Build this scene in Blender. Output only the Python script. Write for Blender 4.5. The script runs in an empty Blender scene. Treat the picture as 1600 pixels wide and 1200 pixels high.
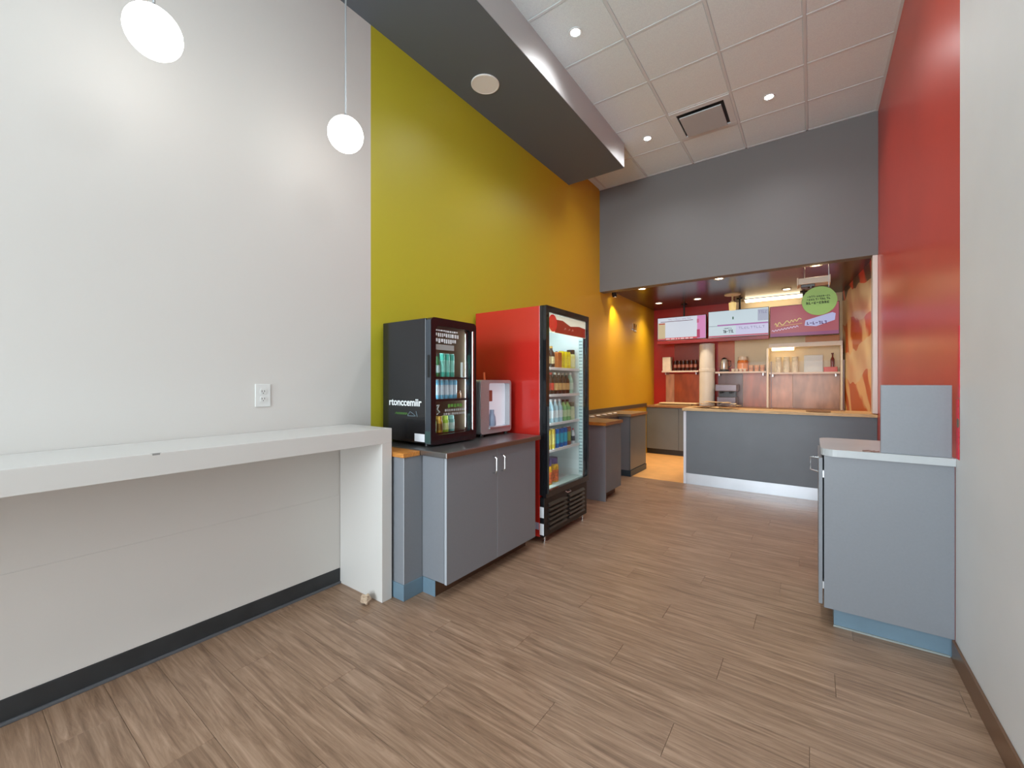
import bpy, bmesh, math, random
from mathutils import Vector, Matrix
random.seed(7)
S = bpy.context.scene
COL = S.collection
PI = math.pi

# ------------------------------------------------------------------ camera
XL, XR, YF, YB, ZC = -2.596, 0.56, -5.6, 8.49, 4.23
cam = bpy.data.cameras.new('camera'); camo = bpy.data.objects.new('camera', cam); COL.objects.link(camo)
cam.sensor_width = 36; cam.lens = 36 * 652 / 1600
cam.shift_y = -2 / 1600
cam.clip_start = 0.02
camo.location = (0, 0, 1.35); camo.rotation_euler = (PI / 2, 0, math.radians(35.8))
S.camera = camo

# ------------------------------------------------------------------ world, daylight, exposure
w = bpy.data.worlds.new('world'); S.world = w; w.use_nodes = True
w.node_tree.nodes['Background'].inputs[0].default_value = (0.75, 0.85, 1.0, 1)
w.node_tree.nodes['Background'].inputs[1].default_value = 1.0
S.view_settings.view_transform = 'Standard'; S.view_settings.look = 'None'
S.view_settings.gamma = 1; S.view_settings.use_curve_mapping = False
S.view_settings.exposure = 0.17

def area(name, loc, rot, sx, sy, power, col):
    l = bpy.data.lights.new(name, 'AREA'); l.shape = 'RECTANGLE'; l.size = sx; l.size_y = sy
    l.energy = power; l.color = col
    o = bpy.data.objects.new(name, l); COL.objects.link(o); o.location = loc; o.rotation_euler = rot
    return o
# daylight entering through the shopfront windows behind the camera
area('shopfront_daylight', (-1.0, YF + 0.06, 2.0), (PI / 2, 0, 0), 2.9, 3.4, 360, (0.83, 0.935, 1.0))
def spot(name, loc, power, col, size=100, blend=0.5, rad=0.05, rot=(0, 0, 0)):
    l = bpy.data.lights.new(name, 'SPOT'); l.energy = power; l.color = col
    l.spot_size = math.radians(size); l.spot_blend = blend; l.shadow_soft_size = rad
    o = bpy.data.objects.new(name, l); COL.objects.link(o); o.location = loc; o.rotation_euler = rot
    return o

# ------------------------------------------------------------------ materials
def lin(c):
    return tuple(((v / 255) / 12.92 if v <= 10 else ((v / 255 + 0.055) / 1.055) ** 2.4) for v in c)
MATS = {}
def M(name, rgb=(200, 200, 200), rough=0.5, metal=0.0, var=0.0, vscale=6.0, bump=0.0, bscale=80.0, emit=None, es=0.0, coat=0.0, stretch=(1, 1, 1), spec=0.5):
    if name in MATS: return MATS[name]
    m = bpy.data.materials.new(name); m.use_nodes = True
    nt = m.node_tree; b = nt.nodes['Principled BSDF']
    c = lin(rgb)
    b.inputs['Base Color'].default_value = (*c, 1)
    b.inputs['Roughness'].default_value = rough; b.inputs['Metallic'].default_value = metal
    b.inputs['Coat Weight'].default_value = coat; b.inputs['Specular IOR Level'].default_value = spec
    if emit is not None:
        b.inputs['Emission Color'].default_value = (*lin(emit), 1); b.inputs['Emission Strength'].default_value = es
    if var or bump:
        tc = nt.nodes.new('ShaderNodeTexCoord'); mp = nt.nodes.new('ShaderNodeMapping')
        mp.inputs['Scale'].default_value = stretch
        nt.links.new(tc.outputs['Object'], mp.inputs[0])
    if var:
        n = nt.nodes.new('ShaderNodeTexNoise'); n.inputs['Scale'].default_value = vscale; n.inputs['Detail'].default_value = 5
        r = nt.nodes.new('ShaderNodeValToRGB')
        r.color_ramp.elements[0].position = 0.3; r.color_ramp.elements[1].position = 0.7
        r.color_ramp.elements[0].color = (*[v * (1 - var) for v in c], 1)
        r.color_ramp.elements[1].color = (*[min(1, v * (1 + var)) for v in c], 1)
        nt.links.new(mp.outputs[0], n.inputs[0]); nt.links.new(n.outputs[0], r.inputs[0]); nt.links.new(r.outputs[0], b.inputs['Base Color'])
    if bump:
        n2 = nt.nodes.new('ShaderNodeTexNoise'); n2.inputs['Scale'].default_value = bscale; n2.inputs['Detail'].default_value = 4
        bp = nt.nodes.new('ShaderNodeBump'); bp.inputs['Strength'].default_value = bump; bp.inputs['Distance'].default_value = 0.004
        nt.links.new(mp.outputs[0], n2.inputs[0]); nt.links.new(n2.outputs[0], bp.inputs['Height']); nt.links.new(bp.outputs[0], b.inputs['Normal'])
    MATS[name] = m
    return m
def glass_mat(name, tint=(1, 1, 1), refl=0.12, rough=0.02):
    if name in MATS: return MATS[name]
    m = bpy.data.materials.new(name); m.use_nodes = True; nt = m.node_tree
    nt.nodes.remove(nt.nodes['Principled BSDF'])
    out = nt.nodes['Material Output']
    t = nt.nodes.new('ShaderNodeBsdfTransparent'); t.inputs[0].default_value = (*tint, 1)
    g = nt.nodes.new('ShaderNodeBsdfGlossy'); g.inputs['Roughness'].default_value = rough
    f = nt.nodes.new('ShaderNodeLayerWeight'); f.inputs[0].default_value = 0.5
    pw = nt.nodes.new('ShaderNodeMath'); pw.operation = 'POWER'; pw.inputs[1].default_value = 4.0; nt.links.new(f.outputs['Facing'], pw.inputs[0])
    mu = nt.nodes.new('ShaderNodeMath'); mu.operation = 'MULTIPLY_ADD'; mu.inputs[1].default_value = refl * 4; mu.inputs[2].default_value = refl * 0.3
    mx = nt.nodes.new('ShaderNodeMixShader')
    nt.links.new(pw.outputs[0], mu.inputs[0]); nt.links.new(mu.outputs[0], mx.inputs[0])
    nt.links.new(t.outputs[0], mx.inputs[1]); nt.links.new(g.outputs[0], mx.inputs[2]); nt.links.new(mx.outputs[0], out.inputs[0])
    MATS[name] = m; return m

WHITE = M('white_wall_paint', (216, 212, 207), 0.55, bump=0.04, bscale=60)
WHITE_R = M('white_wall_paint_right', (222, 222, 222), 0.55, var=0.03, vscale=2, bump=0.04, bscale=60)
WTABLE = M('white_table_lacquer', (216, 213, 209), 0.4)
CHAR = M('charcoal_rubber', (48, 50, 52), 0.5, var=0.15, vscale=10)
CHARLIP = M('charcoal_rubber_lip', (92, 94, 98), 0.5)
SOFF = M('soffit_dark_paint', (98, 106, 113), 0.6, bump=0.03)
SOFFACE = M('soffit_face_paint', (190, 190, 190), 0.45)
BULK = M('bulkhead_taupe_paint', (114, 112, 111), 0.6, bump=0.03)
LAM = M('grey_laminate', (130, 133, 139), 0.38, var=0.02, vscale=90)
LAMD = M('dark_grey_laminate', (106, 113, 119), 0.4, var=0.06, vscale=3)
LAMP = M('pale_laminate_edge', (176, 181, 188), 0.4)
KICKB = M('blue_grey_cove_base', (106, 130, 146), 0.45, var=0.06, vscale=8)
WOODCAP = M('orange_wood_cap', (198, 130, 58), 0.4, var=0.35, vscale=14, stretch=(1, 8, 8))
WOODL = M('pale_wood_ledge', (206, 170, 118), 0.45, var=0.3, vscale=10, stretch=(1, 9, 9))
WOODD = M('brown_wood_edge', (150, 104, 62), 0.5, var=0.3, vscale=12, stretch=(9, 1, 9))
STEEL = M('brushed_steel', (196, 198, 201), 0.38, 0.6, var=0.08, vscale=30, stretch=(20, 1, 20))
STEELD = M('worn_steel_top', (150, 150, 150), 0.3, 0.9, var=0.15, vscale=6)
CHROME = M('chrome', (225, 226, 228), 0.15, 1.0)
ALU = M('satin_aluminium', (205, 207, 210), 0.35, 0.9)
BLACK = M('black_plastic', (22, 23, 25), 0.35)
BLACKG = M('black_gloss_panel', (22, 24, 28), 0.22, coat=0.4)
BLACKM = M('matt_black', (16, 16, 17), 0.7)
RED = M('red_lacquer', (198, 42, 33), 0.25, coat=0.5, var=0.05, vscale=2)
GREEN_STICK = M('green_print', (96, 150, 60), 0.5)
STICKER = M('white_sticker', (228, 230, 235), 0.5)
PRINTW = M('white_print', (235, 238, 240), 0.5)
PRINTG = M('grey_print', (120, 140, 150), 0.5)
LINER = M('white_fridge_liner', (232, 238, 238), 0.35)
SHELFW = M('white_wire_shelf', (240, 244, 244), 0.35)
LED = M('led_strip', (255, 255, 255), 0.5, emit=(225, 245, 255), es=26)
GLASS = glass_mat('clear_glass', (0.97, 0.99, 0.98), 0.12)
GLASSD = glass_mat('cooler_glass', (0.92, 0.94, 0.93), 0.14)
GLASSK = glass_mat('counter_glass', (0.97, 0.95, 0.93), 0.014, 0.10)

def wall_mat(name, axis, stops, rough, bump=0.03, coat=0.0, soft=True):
    """base colour that changes along one world axis of the wall (object coords = world coords)"""
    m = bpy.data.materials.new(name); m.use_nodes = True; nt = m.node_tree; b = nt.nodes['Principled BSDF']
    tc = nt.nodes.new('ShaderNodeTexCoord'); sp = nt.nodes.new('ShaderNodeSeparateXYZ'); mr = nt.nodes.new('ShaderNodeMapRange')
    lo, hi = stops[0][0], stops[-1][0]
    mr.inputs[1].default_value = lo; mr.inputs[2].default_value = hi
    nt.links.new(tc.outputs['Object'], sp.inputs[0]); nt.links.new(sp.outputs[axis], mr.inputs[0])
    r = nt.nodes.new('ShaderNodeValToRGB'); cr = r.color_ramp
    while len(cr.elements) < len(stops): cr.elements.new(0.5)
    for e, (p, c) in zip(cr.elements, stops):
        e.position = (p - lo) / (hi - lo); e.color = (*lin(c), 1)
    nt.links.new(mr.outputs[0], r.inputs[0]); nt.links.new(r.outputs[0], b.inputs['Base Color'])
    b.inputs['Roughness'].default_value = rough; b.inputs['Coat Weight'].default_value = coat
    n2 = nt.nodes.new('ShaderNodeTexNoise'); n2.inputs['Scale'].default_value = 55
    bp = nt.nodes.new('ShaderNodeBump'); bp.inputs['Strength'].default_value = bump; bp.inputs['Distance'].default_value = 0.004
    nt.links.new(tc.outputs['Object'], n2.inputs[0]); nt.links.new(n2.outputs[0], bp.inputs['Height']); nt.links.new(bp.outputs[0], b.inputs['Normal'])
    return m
GREENW = wall_mat('green_wall_warm_light_ramp', 1, [(1.8, (192, 182, 48)), (3.6, (192, 176, 40)), (4.6, (212, 166, 28)), (5.4, (216, 162, 24)), (8.5, (206, 168, 26))], 0.42)  # green paint; shift to mustard is warm kitchen light painted into the colour
REDW = M('red_wall_paint', (206, 60, 38), 0.3, bump=0.03, bscale=50, var=0.06, vscale=1.5)
REDK = M('kitchen_red_paint', (188, 36, 24), 0.35, var=0.08, vscale=2)
CREAM = M('kitchen_cream_paint', (236, 214, 176), 0.5, var=0.05, vscale=3)
KCEIL = M('kitchen_brown_gloss_ceiling', (74, 48, 34), 0.25, var=0.1, vscale=2)
TILE = M('ceiling_tile', (232, 247, 252), 0.8, var=0.05, vscale=120, bump=0.25, bscale=220)
TEE = M('ceiling_tee_white', (220, 230, 233), 0.5)
KFLOOR = M('tan_kitchen_floor', (222, 170, 108), 0.4, var=0.1, vscale=5)

def plank_mat():
    m = bpy.data.materials.new('walnut_vinyl_plank'); m.use_nodes = True; nt = m.node_tree; b = nt.nodes['Principled BSDF']
    N = nt.nodes.new; L = nt.links.new
    tc = N('ShaderNodeTexCoord'); oi = N('ShaderNodeObjectInfo'); mp = N('ShaderNodeMapping')
    cb = N('ShaderNodeCombineXYZ'); mu = N('ShaderNodeMath'); mu.operation = 'MULTIPLY'; mu.inputs[1].default_value = 37.0
    L(oi.outputs['Random'], mu.inputs[0]); L(mu.outputs[0], cb.inputs[0]); L(mu.outputs[0], cb.inputs[2])
    L(tc.outputs['Object'], mp.inputs[0]); L(cb.outputs[0], mp.inputs['Location']); mp.inputs['Scale'].default_value = (1.6, 26, 1)
    n = N('ShaderNodeTexNoise'); n.inputs['Scale'].default_value = 1.7; n.inputs['Detail'].default_value = 10; n.inputs['Roughness'].default_value = 0.68; n.inputs['Distortion'].default_value = 0.9
    L(mp.outputs[0], n.inputs[0])
    r = N('ShaderNodeValToRGB'); cr = r.color_ramp
    cr.elements[0].position = 0.28; cr.elements[0].color = (*lin((108, 83, 65)), 1)
    cr.elements[1].position = 0.72; cr.elements[1].color = (*lin((184, 154, 130)), 1)
    e = cr.elements.new(0.5); e.color = (*lin((150, 121, 98)), 1)
    L(n.outputs[0], r.inputs[0])
    mr = N('ShaderNodeMapRange'); mr.inputs[3].default_value = 0.95; mr.inputs[4].default_value = 1.05
    L(oi.outputs['Random'], mr.inputs[0])
    vm = N('ShaderNodeVectorMath'); vm.operation = 'SCALE'; L(r.outputs[0], vm.inputs[0]); L(mr.outputs[0], vm.inputs['Scale'])
    L(vm.outputs[0], b.inputs['Base Color'])
    b.inputs['Roughness'].default_value = 0.36
    bp = N('ShaderNodeBump'); bp.inputs['Strength'].default_value = 0.12; bp.inputs['Distance'].default_value = 0.002
    L(n.outputs[0], bp.inputs['Height']); L(bp.outputs[0], b.inputs['Normal'])
    return m
PLANK = plank_mat()

# ------------------------------------------------------------------ mesh helpers
def nb(): return bmesh.new()
def box(bm, x0, x1, y0, y1, z0, z1, bev=0.0, seg=2):
    g = bmesh.ops.create_cube(bm, size=1)
    vs = g['verts']
    for v in vs:
        v.co = Vector(((x0 + x1) / 2 + v.co.x * (x1 - x0), (y0 + y1) / 2 + v.co.y * (y1 - y0), (z0 + z1) / 2 + v.co.z * (z1 - z0)))
    if bev:
        es = list({e for v in vs for e in v.link_edges})
        bmesh.ops.bevel(bm, geom=es, offset=bev, segments=seg, affect='EDGES', profile=0.5)
    return bm
def lathe(bm, prof, c=(0, 0, 0), n=20, axis='z', cap=True):
    rings = []
    for r, h in prof:
        ring = []
        for i in range(n):
            a = 2 * PI * i / n
            p = (r * math.cos(a), r * math.sin(a), h)
            if axis == 'x': p = (p[2], p[0], p[1])
            if axis == 'y': p = (p[0], p[2], p[1])
            ring.append(bm.verts.new((p[0] + c[0], p[1] + c[1], p[2] + c[2])))
        rings.append(ring)
    fs = []
    for a, b in zip(rings, rings[1:]):
        for i in range(n):
            fs.append(bm.faces.new((a[i], a[(i + 1) % n], b[(i + 1) % n], b[i])))
    if cap:
        fs.append(bm.faces.new(rings[0][::-1])); fs.append(bm.faces.new(rings[-1]))
    bmesh.ops.recalc_face_normals(bm, faces=fs)
    return bm
def tube(bm, pts, r, n=8):
    pts = [Vector(p) for p in pts]; rings = []
    for i, p in enumerate(pts):
        d = (pts[min(i + 1, len(pts) - 1)] - pts[max(i - 1, 0)]).normalized()
        up = Vector((0, 0, 1)) if abs(d.z) < 0.9 else Vector((0, 1, 0))
        a = d.cross(up).normalized(); b = d.cross(a).normalized()
        rings.append([bm.verts.new(p + r * (math.cos(2 * PI * k / n) * a + math.sin(2 * PI * k / n) * b)) for k in range(n)])
    fs = []
    for a, b in zip(rings, rings[1:]):
        for i in range(n): fs.append(bm.faces.new((a[i], a[(i + 1) % n], b[(i + 1) % n], b[i])))
    fs.append(bm.faces.new(rings[0][::-1])); fs.append(bm.faces.new(rings[-1]))
    bmesh.ops.recalc_face_normals(bm, faces=fs)
    return bm
def prism(bm, poly, z0, z1):
    lo = [bm.verts.new((x, y, z0)) for x, y in poly]; hi = [bm.verts.new((x, y, z1)) for x, y in poly]
    n = len(poly); fs = [bm.faces.new(lo[::-1]), bm.faces.new(hi)]
    for i in range(n): fs.append(bm.faces.new((lo[i], lo[(i + 1) % n], hi[(i + 1) % n], hi[i])))
    bmesh.ops.recalc_face_normals(bm, faces=fs); return bm
def round_rect(y0, y1, z0, z1, r, n=5):
    out = []
    for cy, cz, a0 in ((y1 - r, z1 - r, 0), (y0 + r, z1 - r, PI / 2), (y0 + r, z0 + r, PI), (y1 - r, z0 + r, 1.5 * PI)):
        for i in range(n + 1):
            a = a0 + PI / 2 * i / n; out.append((cy + r * math.cos(a), cz + r * math.sin(a)))
    return out
def frame_x(bm, x0, x1, outer, inner):
    """ring between two loops (lists of (y,z), same length), extruded along x"""
    def ring(x, l): return [bm.verts.new((x, y, z)) for y, z in l]
    a, b, c, d = ring(x1, outer), ring(x1, inner), ring(x0, outer), ring(x0, inner)
    n = len(outer); fs = []
    for i in range(n):
        j = (i + 1) % n
        fs += [bm.faces.new((a[i], a[j], b[j], b[i])), bm.faces.new((c[j], c[i], d[i], d[j])), bm.faces.new((a[j], a[i], c[i], c[j])), bm.faces.new((b[i], b[j], d[j], d[i]))]
    bmesh.ops.recalc_face_normals(bm, faces=fs); return bm
def slab_x(bm, x0, x1, loop):
    a = [bm.verts.new((x1, y, z)) for y, z in loop]; c = [bm.verts.new((x0, y, z)) for y, z in loop]
    n = len(loop); fs = [bm.faces.new(a), bm.faces.new(c[::-1])]
    for i in range(n): fs.append(bm.faces.new((a[i], c[i], c[(i + 1) % n], a[(i + 1) % n])))
    bmesh.ops.recalc_face_normals(bm, faces=fs); return bm

def wloc(o):
    v = Vector((0, 0, 0))
    while o is not None: v += o.location; o = o.parent
    return v
def obj(name, bm, mat, parent=None, smooth=False, origin=None):
    """mesh given in world coordinates; parented objects keep their place"""
    me = bpy.data.meshes.new(name)
    off = wloc(parent) if parent is not None else Vector((0, 0, 0))
    if origin is not None: off = Vector(origin)
    if off.length: bmesh.ops.translate(bm, verts=bm.verts, vec=-off)
    bm.to_mesh(me); bm.free()
    me.materials.append(mat)
    if smooth:
        for p in me.polygons: p.use_smooth = True
        try: me.set_sharp_from_angle(angle=math.radians(40))
        except Exception: pass
    o = bpy.data.objects.new(name, me); COL.objects.link(o)
    if parent is not None:
        o.parent = parent
        if origin is not None: o.location = Vector(origin) - wloc(parent)
    elif origin is not None: o.location = origin
    return o
def tag(o, label, cat, group=None):
    o['label'] = label; o['category'] = cat
    if group: o['group'] = group
    return o
def thing(name, label, cat, loc=(0, 0, 0), group=None):
    o = bpy.data.objects.new(name, None); COL.objects.link(o); o.location = loc; o.empty_display_size = 0.1
    return tag(o, label, cat, group)
def struct(name, bm, mat, parent=None):
    o = obj(name, bm, mat, parent)
    if parent is None: o['kind'] = 'structure'
    return o
def copy_tree(o, loc=None, parent=None):
    c = o.copy(); COL.objects.link(c); c.parent = parent
    if loc is not None: c.location = loc
    for ch in list(o.children): copy_tree(ch, None, c)
    return c
def B(*a, **k): return box(nb(), *a, **k)
def textm(name, body, size, mat, parent, mw, depth=0.0008, shear=0.0, offset=0.0):
    cu = bpy.data.curves.new(name, 'FONT'); cu.body = body; cu.size = size; cu.extrude = depth; cu.offset = offset
    cu.align_x = 'CENTER'; cu.align_y = 'CENTER'; cu.shear = shear; cu.resolution_u = 3
    t = bpy.data.objects.new(name, cu); COL.objects.link(t)
    dg = bpy.context.evaluated_depsgraph_get(); dg.update()
    me = bpy.data.meshes.new_from_object(t.evaluated_get(dg))
    bpy.data.objects.remove(t)
    me.transform(mw); me.transform(Matrix.Translation(-wloc(parent)))
    me.materials.clear(); me.materials.append(mat)
    o = bpy.data.objects.new(name, me); COL.objects.link(o); o.parent = parent
    return o
# text frames: reading direction / up / facing
def face_minus_y(x, y, z): return Matrix.Translation((x, y, z)) @ Matrix.Rotation(PI / 2, 4, 'X')
def face_plus_x(x, y, z): return Matrix.Translation((x, y, z)) @ Matrix.Rotation(PI / 2, 4, 'Z') @ Matrix.Rotation(PI / 2, 4, 'X')
def scribble(bm, x0, x1, z, y, h, n, thick, seed):
    """hand-drawn marks on a plane facing -y"""
    rr = random.Random(seed); x = x0; step = (x1 - x0) / n
    for i in range(n):
        k = rr.choice('vhdno')
        a, b = x0 + step * i, x0 + step * (i + 0.75)
        if k == 'v': box(bm, a, a + thick, y - 0.001, y, z, z + h); box(bm, a, b, y - 0.001, y, z, z + thick)
        elif k == 'h': box(bm, a, b, y - 0.001, y, z + h * 0.8, z + h * 0.8 + thick); box(bm, (a + b) / 2, (a + b) / 2 + thick, y - 0.001, y, z, z + h * 0.8)
        elif k == 'd': box(bm, a, a + thick, y - 0.001, y, z, z + h); box(bm, b - thick, b, y - 0.001, y, z, z + h * 0.6); box(bm, a, b, y - 0.001, y, z + h * 0.55, z + h * 0.55 + thick)
        elif k == 'n': box(bm, a, b, y - 0.001, y, z + h * 0.4, z + h * 0.4 + thick)
        else:
            box(bm, a, b, y - 0.001, y, z, z + thick); box(bm, a, b, y - 0.001, y, z + h * 0.6, z + h * 0.6 + thick); box(bm, a, a + thick, y - 0.001, y, z, z + h * 0.6)
    return bm

# ------------------------------------------------------------------ floor with planks
fl = struct('floor', B(XL - 0.12, XR + 0.12, YF - 0.12, 5.97, -0.12, -0.006), M('floor_joint', (58, 44, 36), 0.7))
PW, PLN = 0.182, 1.22
pm = {}
row = 0; y = 5.905
while y > -0.75:
    y0 = max(y - PW, -0.9)
    off = (row * 0.437) % PLN
    x = XL - off
    while x < XR:
        a, b = max(x, XL), min(x + PLN, XR)
        if b - a > 0.02:
            key = (round(b - a, 3), round(y - y0, 3))
            if key not in pm:
                lx, ly = (b - a) / 2 - 0.0005, (y - y0) / 2 - 0.0005
                q = nb(); box(q, -lx, lx, -ly, ly, -0.006, 0.0, 0.0008, 1)
                me = bpy.data.meshes.new('floor_plank'); q.to_mesh(me); q.free(); me.materials.append(PLANK); pm[key] = me
            o = bpy.data.objects.new('floor_plank', pm[key]); COL.objects.link(o); o.parent = fl
            o.location = ((a + b) / 2, (y + y0) / 2, 0)
        x += PLN
    y = y0; row += 1
    if y0 <= -0.9: break
rest = obj('floor_plank', B(XL, XR, YF, y - 0.0005, -0.006, 0.0), PLANK, fl)
kf = struct('floor_kitchen', B(XL - 0.12, XR + 0.2, 5.97, YB + 0.12, -0.12, 0.0), KFLOOR)
obj('floor_kitchen_edge', B(XL, XR, 5.905, 5.97, -0.006, 0.0), KFLOOR, kf)

# ------------------------------------------------------------------ walls
wl = struct('wall_left', B(XL - 0.12, XL, YF - 0.12, 1.852, 0, ZC + 0.1), WHITE)
obj('wall_panel', B(XL, XL + 0.003, YF, 1.607, 0.10, 0.592, 0.001, 1), WHITE, wl)
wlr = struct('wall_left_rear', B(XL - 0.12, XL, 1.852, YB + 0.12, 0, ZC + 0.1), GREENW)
q = B(XR, XR + 0.12, YF - 0.12, 2.82, 0, ZC + 0.1); box(q, XR, XR + 0.12, 2.82, 2.896, 0, 0.985)
wr = struct('wall_right', q, WHITE_R)
q = B(XR, XR + 0.12, 2.896, 5.97, 0, 0.985); box(q, XR, XR + 0.12, 2.82, 5.97, 0.985, ZC + 0.1)
wrr = struct('wall_right_rear', q, REDW)
# crimson touch-up paint along the edge of the red wall
rr = random.Random(3)
for (yy, z0, z1, wd) in ((2.855, 0.985, 1.14, 0.045), (2.86, 1.17, 1.27, 0.04), (2.835, 1.28, 1.62, 0.03)):
    q = nb(); n = 14
    Lp = [(yy - wd / 2 * (0.6 + 0.6 * rr.random()), z0 + (z1 - z0) * i / n) for i in range(n + 1)]
    Rp = [(yy + wd / 2 * (0.6 + 0.6 * rr.random()), z0 + (z1 - z0) * i / n) for i in range(n + 1)]
    slab_x(q, XR - 0.0015, XR, Lp + Rp[::-1])
    s = obj('paint_smear', q, M('crimson_touch_up_paint', (226, 36, 62), 0.4), wrr); s['label'] = 'wet looking crimson touch-up paint'
q = nb(); slab_x(q, XR - 0.002, XR, round_rect(2.835, 2.865, 1.135, 1.18, 0.012)); obj('plaster_patch', q, M('grey_plaster', (120, 112, 100), 0.8), wrr)

# shopfront behind the camera
wf = nb(); X0, X1 = -2.45, 0.45
box(wf, XL, XR, YF - 0.12, YF, 3.75, ZC + 0.1); box(wf, XL, XR, YF - 0.12, YF, 0, 0.2)
box(wf, XL, X0, YF - 0.12, YF, 0.2, 3.75); box(wf, X1, XR, YF - 0.12, YF, 0.2, 3.75)
struct('wall_front', wf, WHITE)
wn = struct('window_1', B(X0, X1, YF - 0.075, YF - 0.065, 0.2, 3.75), GLASS)
for i in range(4):
    xx = X0 + (X1 - X0) * i / 3; obj('window_mullion', B(xx - 0.03, xx + 0.03, YF - 0.1, YF - 0.03, 0.2, 3.75), ALU, wn)

# bulkhead above the servery
struct('wall_bulkhead', B(XL, XR, 5.85, 5.99, 2.71, ZC + 0.05), BULK)
# kitchen shell
struct('ceiling_kitchen', B(XL, XR + 0.1, 5.99, YB + 0.02, 2.80, 2.92), KCEIL)
wb = struct('wall_back', B(XL - 0.1, -1.15, YB, YB + 0.12, 0, 2.95), REDK)
struct('wall_back_cream', B(-1.15, XR + 0.2, YB, YB + 0.12, 0, 2.95), CREAM)

def mural():
    m = bpy.data.materials.new('orange_swoosh_mural'); m.use_nodes = True; nt = m.node_tree; b = nt.nodes['Principled BSDF']
    N = nt.nodes.new; L = nt.links.new
    tc = N('ShaderNodeTexCoord'); mp = N('ShaderNodeMapping'); mp.inputs['Rotation'].default_value = (math.radians(38), 0, 0)
    L(tc.outputs['Object'], mp.inputs[0])
    wv = N('ShaderNodeTexWave'); wv.wave_type = 'BANDS'; wv.bands_direction = 'Y'; wv.inputs['Scale'].default_value = 0.7; wv.inputs['Distortion'].default_value = 14; wv.inputs['Detail'].default_value = 3; wv.inputs['Detail Scale'].default_value = 0.7
    L(mp.outputs[0], wv.inputs[0])
    ra = N('ShaderNodeValToRGB'); ra.color_ramp.elements[0].color = (*lin((196, 92, 14)), 1); ra.color_ramp.elements[1].color = (*lin((236, 196, 140)), 1)
    ra.color_ramp.elements[0].position = 0.45; ra.color_ramp.elements[1].position = 0.8
    rb = N('ShaderNodeValToRGB'); rb.color_ramp.elements[0].color = (*lin((78, 38, 16)), 1); rb.color_ramp.elements[1].color = (*lin((226, 66, 24)), 1)  # top band: neon reflections painted as red streaks on dark brown
    rb.color_ramp.elements[0].position = 0.6; rb.color_ramp.elements[1].position = 0.85
    rc = N('ShaderNodeValToRGB'); rc.color_ramp.elements[0].color = (*lin((216, 176, 138)), 1); rc.color_ramp.elements[1].color = (*lin((236, 214, 176)), 1)
    for r in (ra, rb, rc): L(wv.outputs[0], r.inputs[0])
    sp = N('ShaderNodeSeparateXYZ'); L(tc.outputs['Object'], sp.inputs[0])
    # bands: printed and painted-reflection areas by height, slightly wavy
    nz = N('ShaderNodeTexNoise'); nz.inputs['Scale'].default_value = 1.2; L(tc.outputs['Object'], nz.inputs[0])
    ad = N('ShaderNodeMath'); ad.operation = 'MULTIPLY_ADD'; ad.inputs[1].default_value = 0.5; L(nz.outputs[0], ad.inputs[0]); L(sp.outputs[2], ad.inputs[2])
    st = N('ShaderNodeMapRange'); st.inputs[1].default_value = 1.1; st.inputs[2].default_value = 3.1; L(ad.outputs[0], st.inputs[0])
    sel = N('ShaderNodeValToRGB'); cr = sel.color_ramp; cr.interpolation = 'CONSTANT'
    # red channel -> use dark band with painted red reflections, green channel -> plain cream
    cr.elements[0].position = 0; cr.elements[0].color = (0, 0, 0, 1)
    cr.elements[1].position = 0.30; cr.elements[1].color = (0, 1, 0, 1)
    for p, c in ((0.51, (0, 0, 0, 1)), (0.69, (0, 1, 0, 1)), (0.89, (1, 0, 0, 1))):
        e = cr.elements.new(p); e.color = c
    L(st.outputs[0], sel.inputs[0])
    s2 = N('ShaderNodeSeparateColor'); L(sel.outputs[0], s2.inputs[0])
    m1 = N('ShaderNodeMix'); m1.data_type = 'RGBA'; L(s2.outputs[1], m1.inputs[0]); L(ra.outputs[0], m1.inputs[6]); L(rc.outputs[0], m1.inputs[7])
    m2 = N('ShaderNodeMix'); m2.data_type = 'RGBA'; L(s2.outputs[0], m2.inputs[0]); L(m1.outputs[2], m2.inputs[6]); L(rb.outputs[0], m2.inputs[7])
    L(m2.outputs[2], b.inputs['Base Color']); b.inputs['Roughness'].default_value = 0.3
    return m
q = nb(); prism(q, [(0.56, 5.99), (0.70, 5.99), (0.70, 6.5), (0.52, 8.49), (0.38, 8.49), (0.56, 6.5)], 0, 2.80)
struct('wall_kitchen_right', q, mural())
struct('trim_1', B(0.515, XR, 5.855, 5.99, 1.02, 2.71, 0.006), M('white_jamb_trim', (226, 214, 204), 0.25))

# baseboards
q = nb(); box(q, XL, XL + 0.008, YF, 1.607, 0.0, 0.10, 0.002)
bb = struct('baseboard_left', q, CHAR)
obj('cove_lip', B(XL + 0.006, XL + 0.02, YF, 1.607, 0.0, 0.014, 0.003), CHARLIP, bb)
struct('baseboard_right', B(XR - 0.012, XR, YF, 2.90, 0.0, 0.10, 0.003), M('brown_vinyl_base', (108, 76, 52), 0.28))

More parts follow.
